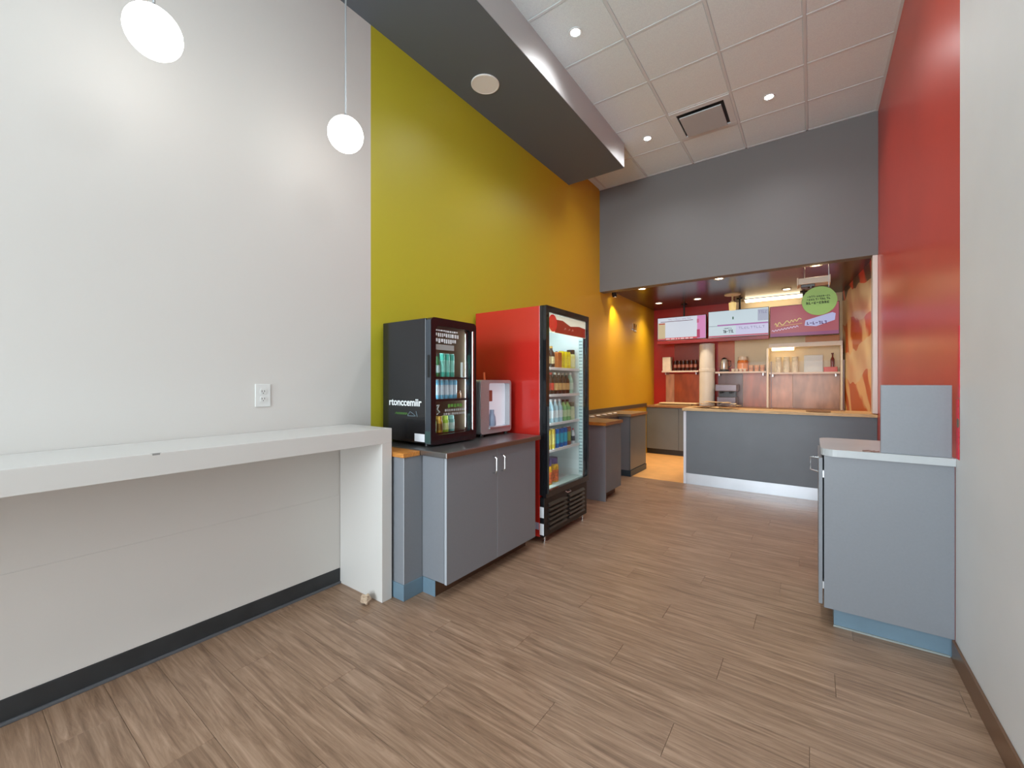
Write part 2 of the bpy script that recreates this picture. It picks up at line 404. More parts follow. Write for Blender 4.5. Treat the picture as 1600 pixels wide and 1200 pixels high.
# ------------------------------------------------------------------ ceiling: tiles, tees, soffit
ce = struct('ceiling', B(XL - 0.12, XR + 0.12, YF - 0.12, 5.99, ZC + 0.03, ZC + 0.15), M('plenum', (120, 120, 118), 0.9))
GX = [-1.275 - 0.61 * 2, -1.275 - 0.61, -1.275, -1.275 + 0.61, -1.275 + 1.22, -1.275 + 1.83]
GX = [XL] + GX[:-1] + [XR]
GY = [5.85 - 0.614 * k for k in range(0, 19)] + [YF]
tm = {}
VENT = (-1.275, 5.85 - 1.228)
for i in range(len(GX) - 1):
    for j in range(len(GY) - 1):
        x0, x1, y1, y0 = GX[i], GX[i + 1], GY[j], GY[j + 1]
        if x1 < -1.80 and y1 < 4.9: continue          # above the soffit
        if abs(x0 - VENT[0]) < 0.01 and abs(y0 - VENT[1]) < 0.01: continue
        key = (round(x1 - x0, 3), round(y1 - y0, 3))
        if key not in tm:
            lx, ly = (x1 - x0) / 2 - 0.004, (y1 - y0) / 2 - 0.004
            q = nb(); box(q, -lx, lx, -ly, ly, 0.008, 0.026); box(q, -lx + 0.011, lx - 0.011, -ly + 0.011, ly - 0.011, 0.003, 0.010, 0.002, 1)
            me = bpy.data.meshes.new('ceiling_tile'); q.to_mesh(me); q.free(); me.materials.append(TILE); tm[key] = me
        o = bpy.data.objects.new('ceiling_tile', tm[key]); COL.objects.link(o); o.parent = ce
        o.location = ((x0 + x1) / 2, (y0 + y1) / 2, ZC)
for x in GX[1:-1]:
    obj('ceiling_tee', B(x - 0.012, x + 0.012, YF, 5.85, ZC, ZC + 0.012, 0.002, 1), TEE, ce)
for j, y in enumerate(GY[1:-1]):
    for i in range(len(GX) - 1):
        obj('ceiling_tee', B(GX[i] + 0.012, GX[i + 1] - 0.012, y - 0.012, y + 0.012, ZC + 0.0005, ZC + 0.012, 0.002, 1), TEE, ce)
obj('wall_angle', B(XL, XR, 5.828, 5.85, ZC, ZC + 0.012), TEE, ce)
obj('wall_angle', B(XR - 0.022, XR, YF, 5.828, ZC, ZC + 0.012), TEE, ce)

SFX, SFZ, SFY = -1.845, 3.94, 4.87
so = struct('soffit', B(XL, SFX - 0.004, YF, SFY, SFZ, ZC + 0.02), SOFF)
obj('soffit_face', B(SFX - 0.004, SFX, YF, SFY, SFZ + 0.004, ZC + 0.02), SOFFACE, so)

def downlight(x, y, z, r, col, es, label, group, power, scol, size=110, lz=None):
    t = thing('downlight', label, 'ceiling light', (x, y, z), group)
    q = nb(); lathe(q, [(r * 0.86, -0.001), (r * 1.2, -0.004), (r * 1.26, 0.0), (r * 0.86, 0.003)], (x, y, z - 0.001), 24, cap=False)
    obj('trim_ring', q, TEE, t, True)
    q = nb(); lathe(q, [(r * 0.86, 0.0), (r * 0.6, -0.002), (0.002, -0.003)], (x, y, z), 24)
    obj('lens', q, M('downlight_lens_%d' % int(es), (255, 255, 255), 0.4, emit=col, es=es), t, True)
    spot('downlight_beam', (x, y, z - 0.02), power, scol, size, 1.0, 0.12)
    return t
for (x, y) in ((-1.585, 4.93), (-0.36, 4.93), (-1.585, 3.09), (-0.36, 3.09), (-0.36, 1.25)):
    lab = 'ceiling downlight ' + ('beside the dark soffit' if x < -1 else 'on the red wall side')
    lab += {4.93: ', in the row with the vent', 3.09: ', one row before the vent', 1.25: ', two rows before the vent'}[y]
    downlight(x, y, ZC + 0.002, 0.045, (255, 250, 240), 25, lab, 'recessed ceiling downlights', 60, (0.95, 0.975, 1.0), 150)

# supply-air diffuser
vx0, vx1, vy0, vy1 = -1.275, -0.665, 5.85 - 1.228, 5.85 - 0.614
t = thing('air_vent', 'square white plaque air diffuser set in the tiled ceiling', 'vent', ((vx0 + vx1) / 2, (vy0 + vy1) / 2, ZC))
q = nb()
box(q, vx0 + 0.012, vx1 - 0.012, vy0 + 0.012, vy0 + 0.075, ZC - 0.004, ZC + 0.012, 0.003); box(q, vx0 + 0.012, vx1 - 0.012, vy1 - 0.075, vy1 - 0.012, ZC - 0.004, ZC + 0.012, 0.003)
box(q, vx0 + 0.012, vx0 + 0.075, vy0 + 0.075, vy1 - 0.075, ZC - 0.004, ZC + 0.012, 0.003); box(q, vx1 - 0.075, vx1 - 0.012, vy0 + 0.075, vy1 - 0.075, ZC - 0.004, ZC + 0.012, 0.003)
obj('frame', q, TEE, t)
obj('throat', B(vx0 + 0.07, vx1 - 0.07, vy0 + 0.07, vy1 - 0.07, ZC + 0.02, ZC + 0.028), M('vent_dark', (70, 72, 74), 0.7), t)
obj('plaque', B(vx0 + 0.10, vx1 - 0.10, vy0 + 0.10, vy1 - 0.10, ZC - 0.03, ZC - 0.018, 0.004), M('vent_plaque', (190, 199, 204), 0.5), t)
for sx in (0.2, 0.41):
    for sy in (0.2, 0.41): obj('hanger', B(vx0 + sx - 0.006, vx0 + sx + 0.006, vy0 + sy - 0.006, vy0 + sy + 0.006, ZC - 0.02, ZC + 0.022), ALU, t)

t = thing('ceiling_speaker', 'round white speaker grille flush in the dark grey soffit', 'speaker', (-2.306, 2.80, SFZ))
q = nb(); lathe(q, [(0.122, 0.0), (0.122, -0.006), (0.112, -0.009), (0.110, -0.007), (0.002, -0.007)], (-2.306, 2.80, SFZ), 40); obj('grille', q, M('speaker_grille', (245, 245, 244), 0.6, bump=0.4, bscale=500), t, True)

# ------------------------------------------------------------------ pendants over the bar table
GLOBE = M('opal_globe', (255, 255, 255), 0.25, emit=(255, 252, 246), es=5)
for (yy, lab) in ((1.40, 'white opal globe pendant hanging by the green wall edge'), (0.53, 'white opal globe pendant hanging over the white table away from the green wall')):
    t = thing('globe_pendant', lab, 'pendant light', (-2.2, yy, 2.69), 'globe pendants over the bar table')
    R_ = 0.098
    q = nb(); lathe(q, [(0.002, 2.79 - R_)] + [(R_ * math.sin(PI * k / 16), 2.79 - R_ * math.cos(PI * k / 16)) for k in range(1, 16)] + [(0.002, 2.79 + R_)], (-2.2, yy, 0), 28); obj('globe', q, GLOBE, t, True)
    q = nb(); lathe(q, [(0.03, 2.87), (0.03, 2.885), (0.012, 2.9), (0.006, 2.91)], (-2.2, yy, 0), 20); obj('cap', q, ALU, t, True)
    q = nb(); lathe(q, [(0.0055, 2.9), (0.0055, SFZ)], (-2.2, yy, 0), 10); obj('rod', q, ALU, t, True)
    q = nb(); lathe(q, [(0.055, SFZ - 0.02), (0.06, SFZ - 0.004), (0.06, SFZ)], (-2.2, yy, 0), 24); obj('canopy', q, ALU, t, True)

# ------------------------------------------------------------------ white bar table + outlet
TX = -2.14
t = thing('bar_table', 'long white waterfall bar table fixed along the white wall', 'table', (-2.36, 0, 0))
obj('tabletop', B(XL + 0.004, TX, -2.4, 1.68, 0.975, 1.066, 0.002), WTABLE, t)
obj('end_leg', B(XL + 0.004, TX, 1.607, 1.68, 0.0, 0.975, 0.002), WTABLE, t)
obj('end_leg', B(XL + 0.004, TX, -2.4, -2.327, 0.0, 0.975, 0.002), WTABLE, t)
q = nb(); prism(q, [(TX - 0.008, 0.505), (TX + 0.0006, 0.512), (TX + 0.0006, 0.535), (TX - 0.005, 0.542)], 1.059, 1.0665); c = obj('edge_chip', q, M('chip_grey', (150, 148, 145), 0.9), t); c['label'] = 'small grey chip in the white edge'

t = thing('wall_outlet', 'white electrical outlet plate on the white wall above the table', 'outlet', (XL, 1.12, 1.277))
obj('plate', B(XL, XL + 0.006, 1.078, 1.162, 1.21, 1.343, 0.003), M('outlet_white', (226, 226, 223), 0.35), t)
for zz in (1.255, 1.298):
    q = nb(); slab_x(q, XL + 0.006, XL + 0.0085, round_rect(1.103, 1.137, zz - 0.017, zz + 0.017, 0.012)); rc = obj('receptacle', q, M('outlet_white', (226, 226, 223)), t)
    q = nb(); box(q, XL + 0.0085, XL + 0.0092, 1.112, 1.1145, zz - 0.002, zz + 0.008); box(q, XL + 0.0085, XL + 0.0092, 1.1255, 1.128, zz - 0.002, zz + 0.008); box(q, XL + 0.0085, XL + 0.0092, 1.118, 1.122, zz - 0.011, zz - 0.006); obj('slots', q, BLACKM, rc)

# crumpled paper on the floor
q = nb(); bmesh.ops.create_icosphere(q, subdivisions=3, radius=0.03)
rr = random.Random(11)
for v in q.verts:
    k = 1 + 0.35 * math.sin(v.co.x * 180 + 1) * math.sin(v.co.y * 150) + 0.2 * (rr.random() - 0.5)
    v.co = Vector((v.co.x * k * 1.15, v.co.y * k, v.co.z * k * 0.8))
lo = min(v.co.z for v in q.verts)
bmesh.ops.translate(q, verts=q.verts, vec=(-2.215, 1.545, -lo))
tag(obj('crumpled_paper', q, M('kraft_tan', (196, 172, 148), 0.8), origin=(-2.215, 1.545, 0)), 'small crumpled tan paper on the floor by the table leg', 'paper')

# ------------------------------------------------------------------ narrow filler cabinet and base cabinet
t = thing('filler_cabinet', 'narrow grey filler cabinet with orange wood cap beside the white table leg', 'cabinet', (-2.32, 1.775, 0))
obj('body', B(XL + 0.004, -2.050, 1.700, 1.850, 0.0, 0.885, 0.002), LAM, t)
obj('corner_edge', B(-2.0535, -2.0485, 1.6985, 1.7035, 0.102, 0.885, 0.001), LAMP, t)
obj('wood_cap', B(XL + 0.004, -2.040, 1.688, 1.822, 0.885, 0.914, 0.003), WOODCAP, t)
q = nb(); box(q, XL + 0.004, -2.044, 1.694, 1.850, 0.0, 0.10, 0.002); obj('cove_base', q, KICKB, t)

def bow_handle(bm, x, y, z0, z1, out, horizontal=False):
    n = 6; pts = [(x, y, z0), (x + out * 0.75, y, z0 + 0.004)]
    pts += [(x + out, y, z0 + 0.018), (x + out, y, z1 - 0.018), (x + out * 0.75, y, z1 - 0.004), (x, y, z1)]
    return tube(bm, pts, 0.005, 8)
CF = -1.835
t = thing('base_cabinet', 'grey two-door base cabinet under the steel worktop with the small black cooler', 'cabinet', (-2.2, 2.36, 0))
q = nb(); box(q, XL + 0.004, CF - 0.022, 1.853, 2.872, 0.10, 0.883, 0.001); obj('body', q, LAM, t)
obj('toe_kick', B(XL + 0.004, -1.935, 1.853, 2.872, 0.0, 0.0995), M('brown_toe_kick', (86, 62, 46), 0.4), t)
obj('cove_base', B(-2.043, -1.931, 1.849, 1.8525, 0.0, 0.10), KICKB, t)
for (y0, y1, hy) in ((1.855, 2.362, 2.315), (2.366, 2.870, 2.410)):
    d = obj('door', B(CF - 0.019, CF, y0, y1, 0.095, 0.880, 0.0015), LAM, t)
    obj('edge_band', B(CF - 0.019, CF - 0.0005, y0 - 0.0006, y0 + 0.0005, 0.096, 0.879), LAMP, d)
    obj('handle', bow_handle(nb(), CF - 0.001, hy, 0.712, 0.832, 0.034), CHROME, d, True)
t = thing('steel_worktop', 'grey stainless steel worktop with folded front edge under the black cooler', 'worktop', (-2.2, 2.36, 0.884))
q = nb(); box(q, XL + 0.004, -1.806, 1.824, 2.905, 0.8855, 0.920, 0.004); obj('slab', q, STEELD, t)
obj('front_edge', B(-1.8075, -1.8045, 1.826, 2.903, 0.886, 0.914, 0.001), M('copper_brown_edge', (140, 112, 92), 0.3, 0.6), t)

# ------------------------------------------------------------------ bottles, cans, jars
def bottle_proto(name, r, h, kind, body, cap, label, gl=False):
    """root at the base centre; parts: body, cap, label band"""
    t = bpy.data.objects.new(name, None); COL.objects.link(t); t.empty_display_size = 0.03
    if kind == 'bottle': pr = [(r * 0.86, 0), (r, h * 0.03), (r, h * 0.60), (r * 0.92, h * 0.68), (r * 0.42, h * 0.83), (r * 0.38, h * 0.92)]; cp = [(r * 0.44, h * 0.90), (r * 0.44, h)]; lb = (0.2, 0.52)
    elif kind == 'can': pr = [(r * 0.82, 0), (r, h * 0.06), (r, h * 0.90), (r * 0.84, h * 0.97)]; cp = [(r * 0.86, h * 0.965), (r * 0.86, h), (r * 0.78, h * 0.985)]; lb = (0.22, 0.72)
    elif kind == 'jar': pr = [(r * 0.9, 0), (r, h * 0.06), (r, h * 0.70), (r * 0.8, h * 0.78)]; cp = [(r * 0.86, h * 0.77), (r * 0.88, h * 0.79), (r * 0.86, h)]; lb = (0.12, 0.55)
    elif kind == 'tetra': pr = None; cp = [(r * 0.3, h * 0.99), (r * 0.3, h * 1.06)]; lb = None
    else: pr = [(r * 0.72, 0), (r * 0.76, h * 0.02), (r, h * 0.94)]; cp = [(r * 1.05, h * 0.93), (r * 1.06, h * 0.97), (r * 0.95, h)]; lb = (0.3, 0.6)
    q = nb()
    if pr: lathe(q, pr, n=14)
    else: box(q, -r, r, -r, r, 0, h, r * 0.08, 1)
    obj('body', q, body, t, True)
    q = nb(); lathe(q, cp, n=12); obj('cap', q, cap, t, True)
    if lb is not None and label is not None:
        rr_ = r if kind != 'cup' else r * 0.93
        q = nb(); lathe(q, [(rr_ * 1.012, h * lb[0]), (rr_ * 1.012, h * lb[1])], n=14, cap=False); obj('label_band', q, label, t, True)
    return t
def place(proto, spots, label, cat, group=None):
    for i, p in enumerate(spots):
        o = proto if i == 0 else copy_tree(proto)
        o.location = p; tag(o, label, cat, group)
def C(name, rgb, rough=0.3, **k): return M('c_' + name, rgb, rough, **k)

# ------------------------------------------------------------------ countertop cooler
CX0, CX1, CY0, CY1, CZ0, CZ1 = -2.560, -2.052, 1.930, 2.385, 0.920, 1.785
t = thing('countertop_cooler', 'small black countertop cooler with glass door standing on the steel worktop', 'cooler', ((CX0 + CX1) / 2, (CY0 + CY1) / 2, CZ0))
q = nb(); xb = CX1 - 0.055
box(q, CX0, xb, CY0, CY0 + 0.03, CZ0 + 0.02, CZ1, 0.004); box(q, CX0, xb, CY1 - 0.03, CY1, CZ0 + 0.02, CZ1, 0.004)
box(q, CX0, CX0 + 0.03, CY0 + 0.03, CY1 - 0.03, CZ0 + 0.02, CZ1); box(q, CX0 + 0.03, xb, CY0 + 0.03, CY1 - 0.03, CZ1 - 0.04, CZ1); box(q, CX0 + 0.03, xb, CY0 + 0.03, CY1 - 0.03, CZ0 + 0.02, 1.0)
obj('cabinet', q, BLACKG, t)
for a in (CX0 + 0.03, xb - 0.03):
    for b_ in (CY0 + 0.04, CY1 - 0.04): obj('foot', lathe(nb(), [(0.016, CZ0), (0.016, CZ0 + 0.022)], (a, b_, 0), 12), BLACK, t, True)
q = nb(); box(q, CX0 + 0.031, xb, CY1 - 0.034, CY1 - 0.0305, 1.0, CZ1 - 0.04); box(q, CX0 + 0.031, CX0 + 0.034, CY0 + 0.03, CY1 - 0.034, 1.0, CZ1 - 0.04); box(q, CX0 + 0.034, xb, CY0 + 0.031, CY0 + 0.034, 1.0, CZ1 - 0.04)
obj('liner', q, M('cooler_liner', (138, 120, 100), 0.35), t)
q = nb(); out = round_rect(CY0 - 0.001, CY1 + 0.001, CZ0 + 0.012, CZ1 + 0.004, 0.03); inn = round_rect(1.972, 2.325, 0.995, 1.735, 0.03)
frame_x(q, CX1 - 0.052, CX1, out, inn); d = obj('door', q, BLACKG, t)
q = nb(); slab_x(q, CX1 - 0.020, CX1 - 0.014, round_rect(1.972, 2.325, 0.995, 1.735, 0.03)); obj('glass', q, GLASSD, d)
obj('chrome_strip', B(CX1 - 0.002, CX1 + 0.006, 2.338, 2.352, 1.0, 1.73, 0.003), CHROME, d)
obj('edge_trim', B(CX1 - 0.050, CX1 - 0.002, CY0 - 0.004, CY0 - 0.001, 0.94, 1.77, 0.001), M('dark_blue_edge', (60, 66, 74), 0.3), d)
obj('grip', B(CX1 - 0.03, CX1 - 0.006, CY0 - 0.007, CY0 - 0.004, 1.385, 1.535, 0.001), BLACKM, d)
obj('corner_guard', B(CX1 - 0.054, CX1 - 0.004, CY0 - 0.0065, CY0 - 0.0042, 0.945, 1.025, 0.001), M('green_grey_plastic', (58, 82, 80), 0.4), d)
textm('lettering', 'rtonccemiir', 0.072, PRINTW, t, face_minus_y(-2.318, CY0 - 0.001, 1.212), offset=0.0016)
q = nb()
for i in range(7): a = -2.42 + i * 0.018; tube(q, [(a, CY0 - 0.0008, 1.128), (a + 0.012, CY0 - 0.0008, 1.142), (a + 0.026, CY0 - 0.0008, 1.128)], 0.0018, 5)
obj('green_print', q, GREEN_STICK, t)
q = nb(); tube(q, [(-2.285, CY0 - 0.0008, 1.122), (-2.262, CY0 - 0.0008, 1.150), (-2.235, CY0 - 0.0008, 1.140), (-2.205, CY0 - 0.0008, 1.122), (-2.285, CY0 - 0.0008, 1.120)], 0.002, 5); tube(q, [(-2.20, CY0 - 0.0008, 1.155), (-2.188, CY0 - 0.0008, 1.118)], 0.0018, 5)
obj('grey_print', q, PRINTG, t)
st = obj('sticker', B(-2.215, -2.115, CY0 - 0.001, CY0, 0.950, 1.003), STICKER, t)
q = nb(); rr = random.Random(5)
for (z0, z1, yw, gap) in ((1.700, 1.712, 0.21, 0.006), (1.664, 1.690, 0.21, 0.008), (1.622, 1.652, 0.19, 0.008)):
    yy = 1.985
    while yy < 1.985 + yw:
        ww = rr.uniform(0.008, 0.022); zz = z0 + rr.choice((0, 0, 0.25)) * (z1 - z0)
        box(q, CX1 - 0.0135, CX1 - 0.0128, yy, yy + ww, zz, z1); yy += ww + gap
obj('glass_print', q, PRINTW, d)
q = nb(); box(q, CX1 - 0.0135, CX1 - 0.0128, 1.985, 2.16, 1.575, 1.612); obj('glass_label', q, M('pale_grey_print', (170, 172, 170), 0.5), d)
q = nb()
for (z0, z1, ya, yw) in ((1.150, 1.166, 2.07, 0.20), (1.125, 1.140, 2.06, 0.21)):
    yy = ya
    while yy < ya + yw:
        ww = rr.uniform(0.008, 0.02); box(q, CX1 - 0.0135, CX1 - 0.0128, yy, yy + ww, z0, z1); yy += ww + 0.007
tube(q, [(CX1 - 0.013, 1.995, 1.195), (CX1 - 0.013, 2.015, 1.20), (CX1 - 0.013, 1.998, 1.17), (CX1 - 0.013, 2.02, 1.15), (CX1 - 0.013, 1.995, 1.135)], 0.004, 5)
obj('lower_glass_print', q, M('pale_grey_print', (170, 172, 170), 0.5), d)['kind'] = 'stuff'
q = nb()
for k in range(5): box(q, CX1 - 0.0135, CX1 - 0.0128, 2.10 + 0.03 * k, 2.122 + 0.03 * k, 1.176 + 0.004 * (k % 2), 1.20)
obj('green_glass_print', q, GREEN_STICK, d)
for z in (1.388, 1.232):
    q = nb(); box(q, CX0 + 0.04, xb - 0.005, CY0 + 0.036, CY1 - 0.036, z - 0.006, z, 0.001); box(q, xb - 0.008, xb, CY0 + 0.036, CY1 - 0.036, z - 0.012, z + 0.004, 0.001); obj('shelf', q, M('black_shelf', (40, 40, 42), 0.4, 0.3), t)
obj('light_strip', B(xb - 0.012, xb + 0.002, CY0 + 0.034, CY0 + 0.041, 1.02, 1.72), LED, t); obj('light_strip', B(xb - 0.012, xb + 0.002, CY1 - 0.045, CY1 - 0.0345, 1.02, 1.72), LED, t)

sh = 1.388; fx = -2.155
tg = bottle_proto('green_bottle', 0.021, 0.165, 'bottle', C('dgreen', (40, 110, 62)), C('black', (20, 20, 20)), C('silver', (170, 190, 190)))
place(tg, [(fx, 2.035, sh), (fx, 2.082, sh)], 'dark green bottle on the upper shelf of the black cooler', 'bottle', 'green bottles in the black cooler')
tg = bottle_proto('teal_bottle', 0.022, 0.172, 'can', C('teal', (70, 200, 178)), C('tealcap', (160, 230, 220)), C('tealpale', (140, 220, 205)))
place(tg, [(fx, 2.13, sh), (fx, 2.178, sh), (fx, 2.226, sh)], 'tall teal can on the upper shelf of the black cooler', 'can', 'teal cans in the black cooler')
tg = bottle_proto('blue_bottle', 0.0215, 0.142, 'can', C('sky', (120, 200, 236)), C('pinkw', (236, 214, 220)), C('skyw', (212, 226, 240)))
place(tg, [(fx, 2.03 + 0.045 * i, 1.232) for i in range(6)], 'pale blue water bottle on the lower shelf of the black cooler', 'bottle', 'blue bottles in the black cooler')
for i, (nm, rgb, lab, lrgb) in enumerate((('lime', (130, 200, 90), 'lime green', (220, 240, 190)), ('gold', (170, 120, 30), 'golden brown', (120, 84, 24)), ('yellowgreen', (170, 210, 60), 'yellow green', (232, 240, 160)), ('aqua', (120, 190, 186), 'aqua', (200, 226, 222)))):
    tg = bottle_proto('small_jar', 0.027, 0.112, 'jar', C(nm, rgb), C(nm + 'cap', tuple(min(255, v + 50) for v in rgb)), C(nm + 'lab', lrgb))
    place(tg, [(fx, 2.04 + 0.060 * i, 1.0)], lab + ' small jar on the bottom of the black cooler', 'jar')
tg = bottle_proto('small_jar', 0.024, 0.06, 'jar', C('muffin', (150, 96, 48)), C('muffincap', (120, 76, 40)), None)
place(tg, [(-2.15, 2.292, 1.232)], 'small brown jar next to the blue bottles in the black cooler', 'jar')
q = nb(); box(q, -2.118, -2.114, 2.285, 2.305, 1.388, 1.50); box(q, -2.125, -2.105, 2.283, 2.322, 1.388, 1.394); tag(obj('price_tag_holder', q, C('tagwhite', (232, 236, 234)), origin=(-2.116, 2.295, 1.388)), 'white price tag holder on the upper shelf of the black cooler', 'tag holder')

# ------------------------------------------------------------------ stainless dispenser
DX0, DX1, DY0, DY1, DZ0, DZ1 = -2.53, -2.10, 2.495, 2.90, 0.920, 1.372
t = thing('drink_dispenser', 'brushed stainless countertop dispenser with white recess beside the black cooler', 'dispenser', (-2.3, 2.7, DZ0))
q = nb(); box(q, DX0, DX1 - 0.06, DY0, DY1, DZ0 + 0.022, DZ1, 0.012, 3); obj('body', q, STEEL, t, True)
q = nb(); frame_x(q, DX1 - 0.07, DX1, round_rect(DY0, DY1, DZ0 + 0.022, DZ1, 0.028), round_rect(DY0 + 0.105, DY1 - 0.022, DZ0 + 0.062, DZ1 - 0.026, 0.028 - 0.012)); fr = obj('front_frame', q, STEEL, t, True)
obj('recess', B(DX1 - 0.058, DX1 - 0.05, DY0 + 0.10, DY1 - 0.02, DZ0 + 0.055, DZ1 - 0.02), M('white_recess', (232, 234, 240), 0.4, emit=(230, 236, 255), es=0.25), t)
obj('picture_label', B(DX1 - 0.050, DX1 - 0.048, DY0 + 0.125, DY0 + 0.205, 1.197, 1.288), M('rust_print', (176, 96, 78), 0.5), t)
q = nb(); lathe(q, [(0.03, 1.0), (0.034, 1.01), (0.03, 1.07), (0.018, 1.10), (0.018, 1.13)], (DX1 - 0.02, DY0 + 0.165, 0), 16); obj('nozzle_cup', q, M('blue_grey_plastic', (150, 164, 190), 0.3), t, True)
obj('drip_tray', B(DX1 - 0.06, DX1 + 0.012, DY0 + 0.10, DY1 - 0.02, DZ0 + 0.058, DZ0 + 0.072, 0.003), ALU, t)
for a in (DX0 + 0.04, DX1 - 0.03):
    for b_ in (DY0 + 0.04, DY1 - 0.04): obj('foot', lathe(nb(), [(0.018, DZ0), (0.014, DZ0 + 0.024)], (a, b_, 0), 12), BLACK, t, True)
q = nb(); box(q, -2.36, -2.35, 2.84, 2.862, DZ1, DZ1 + 0.07, 0.003, 1); bmesh.ops.rotate(q, verts=q.verts, cent=(-2.355, 2.85, DZ1), matrix=Matrix.Rotation(math.radians(6), 3, 'X'))
tag(obj('stirrer', q, M('orange_plastic', (240, 120, 70), 0.4), origin=(-2.355, 2.851, DZ1)), 'orange plastic stirrer standing on top of the stainless dispenser', 'stirrer')

# ------------------------------------------------------------------ tall red fridge
FX0, FXB, FX1, FY0, FY1 = -2.575, -1.865, -1.802, 2.985, 3.800
t = thing('drinks_fridge', 'tall red glass-door drinks fridge with black door frame', 'fridge', ((FX0 + FX1) / 2, (FY0 + FY1) / 2, 0))
q = nb()
box(q, FX0, FXB, FY0, FY0 + 0.045, 0.05, 2.0, 0.004); box(q, FX0, FXB, FY1 - 0.045, FY1, 0.05, 2.0, 0.004)
box(q, FX0, FX0 + 0.05, FY0 + 0.045, FY1 - 0.045, 0.05, 2.0); box(q, FX0 + 0.05, FXB, FY0 + 0.045, FY1 - 0.045, 1.955, 2.0); box(q, FX0 + 0.05, FXB, FY0 + 0.045, FY1 - 0.045, 0.05, 0.36)
obj('cabinet', q, RED, t)
q = nb(); y0, y1 = FY0 + 0.0455, FY1 - 0.0455
box(q, FX0 + 0.051, FXB + 0.02, y0, y0 + 0.004, 0.40, 1.95); box(q, FX0 + 0.051, FXB + 0.02, y1 - 0.004, y1, 0.40, 1.95); box(q, FX0 + 0.051, FX0 + 0.056, y0 + 0.004, y1 - 0.004, 0.40, 1.95)
box(q, FX0 + 0.056, FXB + 0.02, y0 + 0.004, y1 - 0.004, 0.40, 0.42); box(q, FX0 + 0.056, FXB, y0 + 0.004, y1 - 0.004, 1.94, 1.95)
obj('liner', q, LINER, t)
q = nb(); frame_x(q, FXB, FXB + 0.03, round_rect(FY0, FY1, 0.40, 2.0, 0.006, 2), round_rect(y0, y1, 0.42, 1.95, 0.004, 2)); obj('front_rim', q, BLACK, t)
q = nb(); frame_x(q, FXB + 0.033, FX1, round_rect(FY0, FY1, 0.385, 2.0, 0.008, 2), round_rect(FY0 + 0.05, FY1 - 0.035, 0.435, 1.945, 0.006, 2)); d = obj('door', q, BLACKG, t)
obj('glass', B(FX1 - 0.016, FX1 - 0.010, FY0 + 0.05, FY1 - 0.035, 0.435, 1.945), GLASS, d)
q = nb(); box(q, FX1, FX1 + 0.018, FY0 + 0.004, FY0 + 0.022, 0.42, 1.15, 0.004); obj('handle', q, BLACK, d)
# header sign behind the glass
hd = obj('header_sign', B(FX1 - 0.030, FX1 - 0.018, FY0 + 0.052, FY1 - 0.037, 1.785, 1.943), M('header_white', (222, 222, 205), 0.4, emit=(235, 235, 215), es=0.5), d)
q = nb(); slab_x(q, FX1 - 0.0180, FX1 - 0.0172, [(3.16, 1.787), (3.757, 1.787), (3.757, 1.875), (3.62, 1.885), (3.45, 1.868), (3.30, 1.905), (3.16, 1.90)]); obj('red_band', q, M('header_red', (168, 44, 30), 0.4, emit=(168, 44, 30), es=0.3), hd)
q = nb(); slab_x(q, FX1 - 0.0172, FX1 - 0.0165, [(3.125 + 0.072 * math.cos(a * PI / 12), 1.865 + 0.074 * math.sin(a * PI / 12)) for a in range(24)]); obj('red_ball_logo', q, M('header_ball', (226, 48, 46), 0.4, emit=(226, 48, 46), es=0.35), hd)
q = nb()
for (a, b_) in ((3.33, 0.02), (3.40, 0.035), (3.47, 0.02)): tube(q, [(FX1 - 0.0168, a, 1.825), (FX1 - 0.0168, a + b_, 1.845), (FX1 - 0.0168, a + 0.03, 1.83)], 0.0025, 5)
obj('pale_marks', q, M('header_mark', (226, 170, 150), 0.5), hd)['kind'] = 'stuff'
SZ = [1.482, 1.243, 0.988, 0.752]
for z in SZ:
    q = nb(); box(q, FX0 + 0.06, FXB - 0.012, y0 + 0.006, y1 - 0.006, z - 0.006, z)
    box(q, FXB - 0.016, FXB - 0.008, y0 + 0.006, y1 - 0.006, z - 0.018, z + 0.006, 0.002); obj('shelf', q, SHELFW, t)
obj('floor_ramp', B(FXB - 0.10, FXB + 0.018, y0 + 0.005, y1 - 0.005, 0.42, 0.436, 0.004), M('pale_teal_plastic', (186, 210, 206), 0.4), t)
# slotted shelf support on the inside of the far side
pil = obj('shelf_support', B(FXB - 0.02, FXB + 0.026, y1 - 0.012, y1 - 0.0045, 0.45, 1.78), M('support_grey', (196, 214, 214), 0.35), t)
q = nb(); z = 0.47
while z < 1.76:
    box(q, FXB - 0.014, FXB + 0.020, y1 - 0.0135, y1 - 0.0118, z, z + 0.012); z += 0.032
obj('slots', q, M('slot_dark', (128, 150, 152), 0.5), pil)['kind'] = 'stuff'
q = nb(); box(q, FX0 + 0.058, FX0 + 0.064, 3.36, 3.375, 0.43, 1.9); box(q, FX0 + 0.058, FX0 + 0.064, 3.56, 3.575, 0.43, 1.9); obj('rear_rail', q, ALU, t)
for yy in (y0 + 0.008,): obj('light_strip', B(FXB - 0.005, FXB + 0.012, yy, yy + 0.012, 0.47, 1.77), LED, t)
obj('light_strip', B(FXB - 0.07, FXB - 0.05, y0 + 0.05, y1 - 0.05, 1.925, 1.938), LED, t)
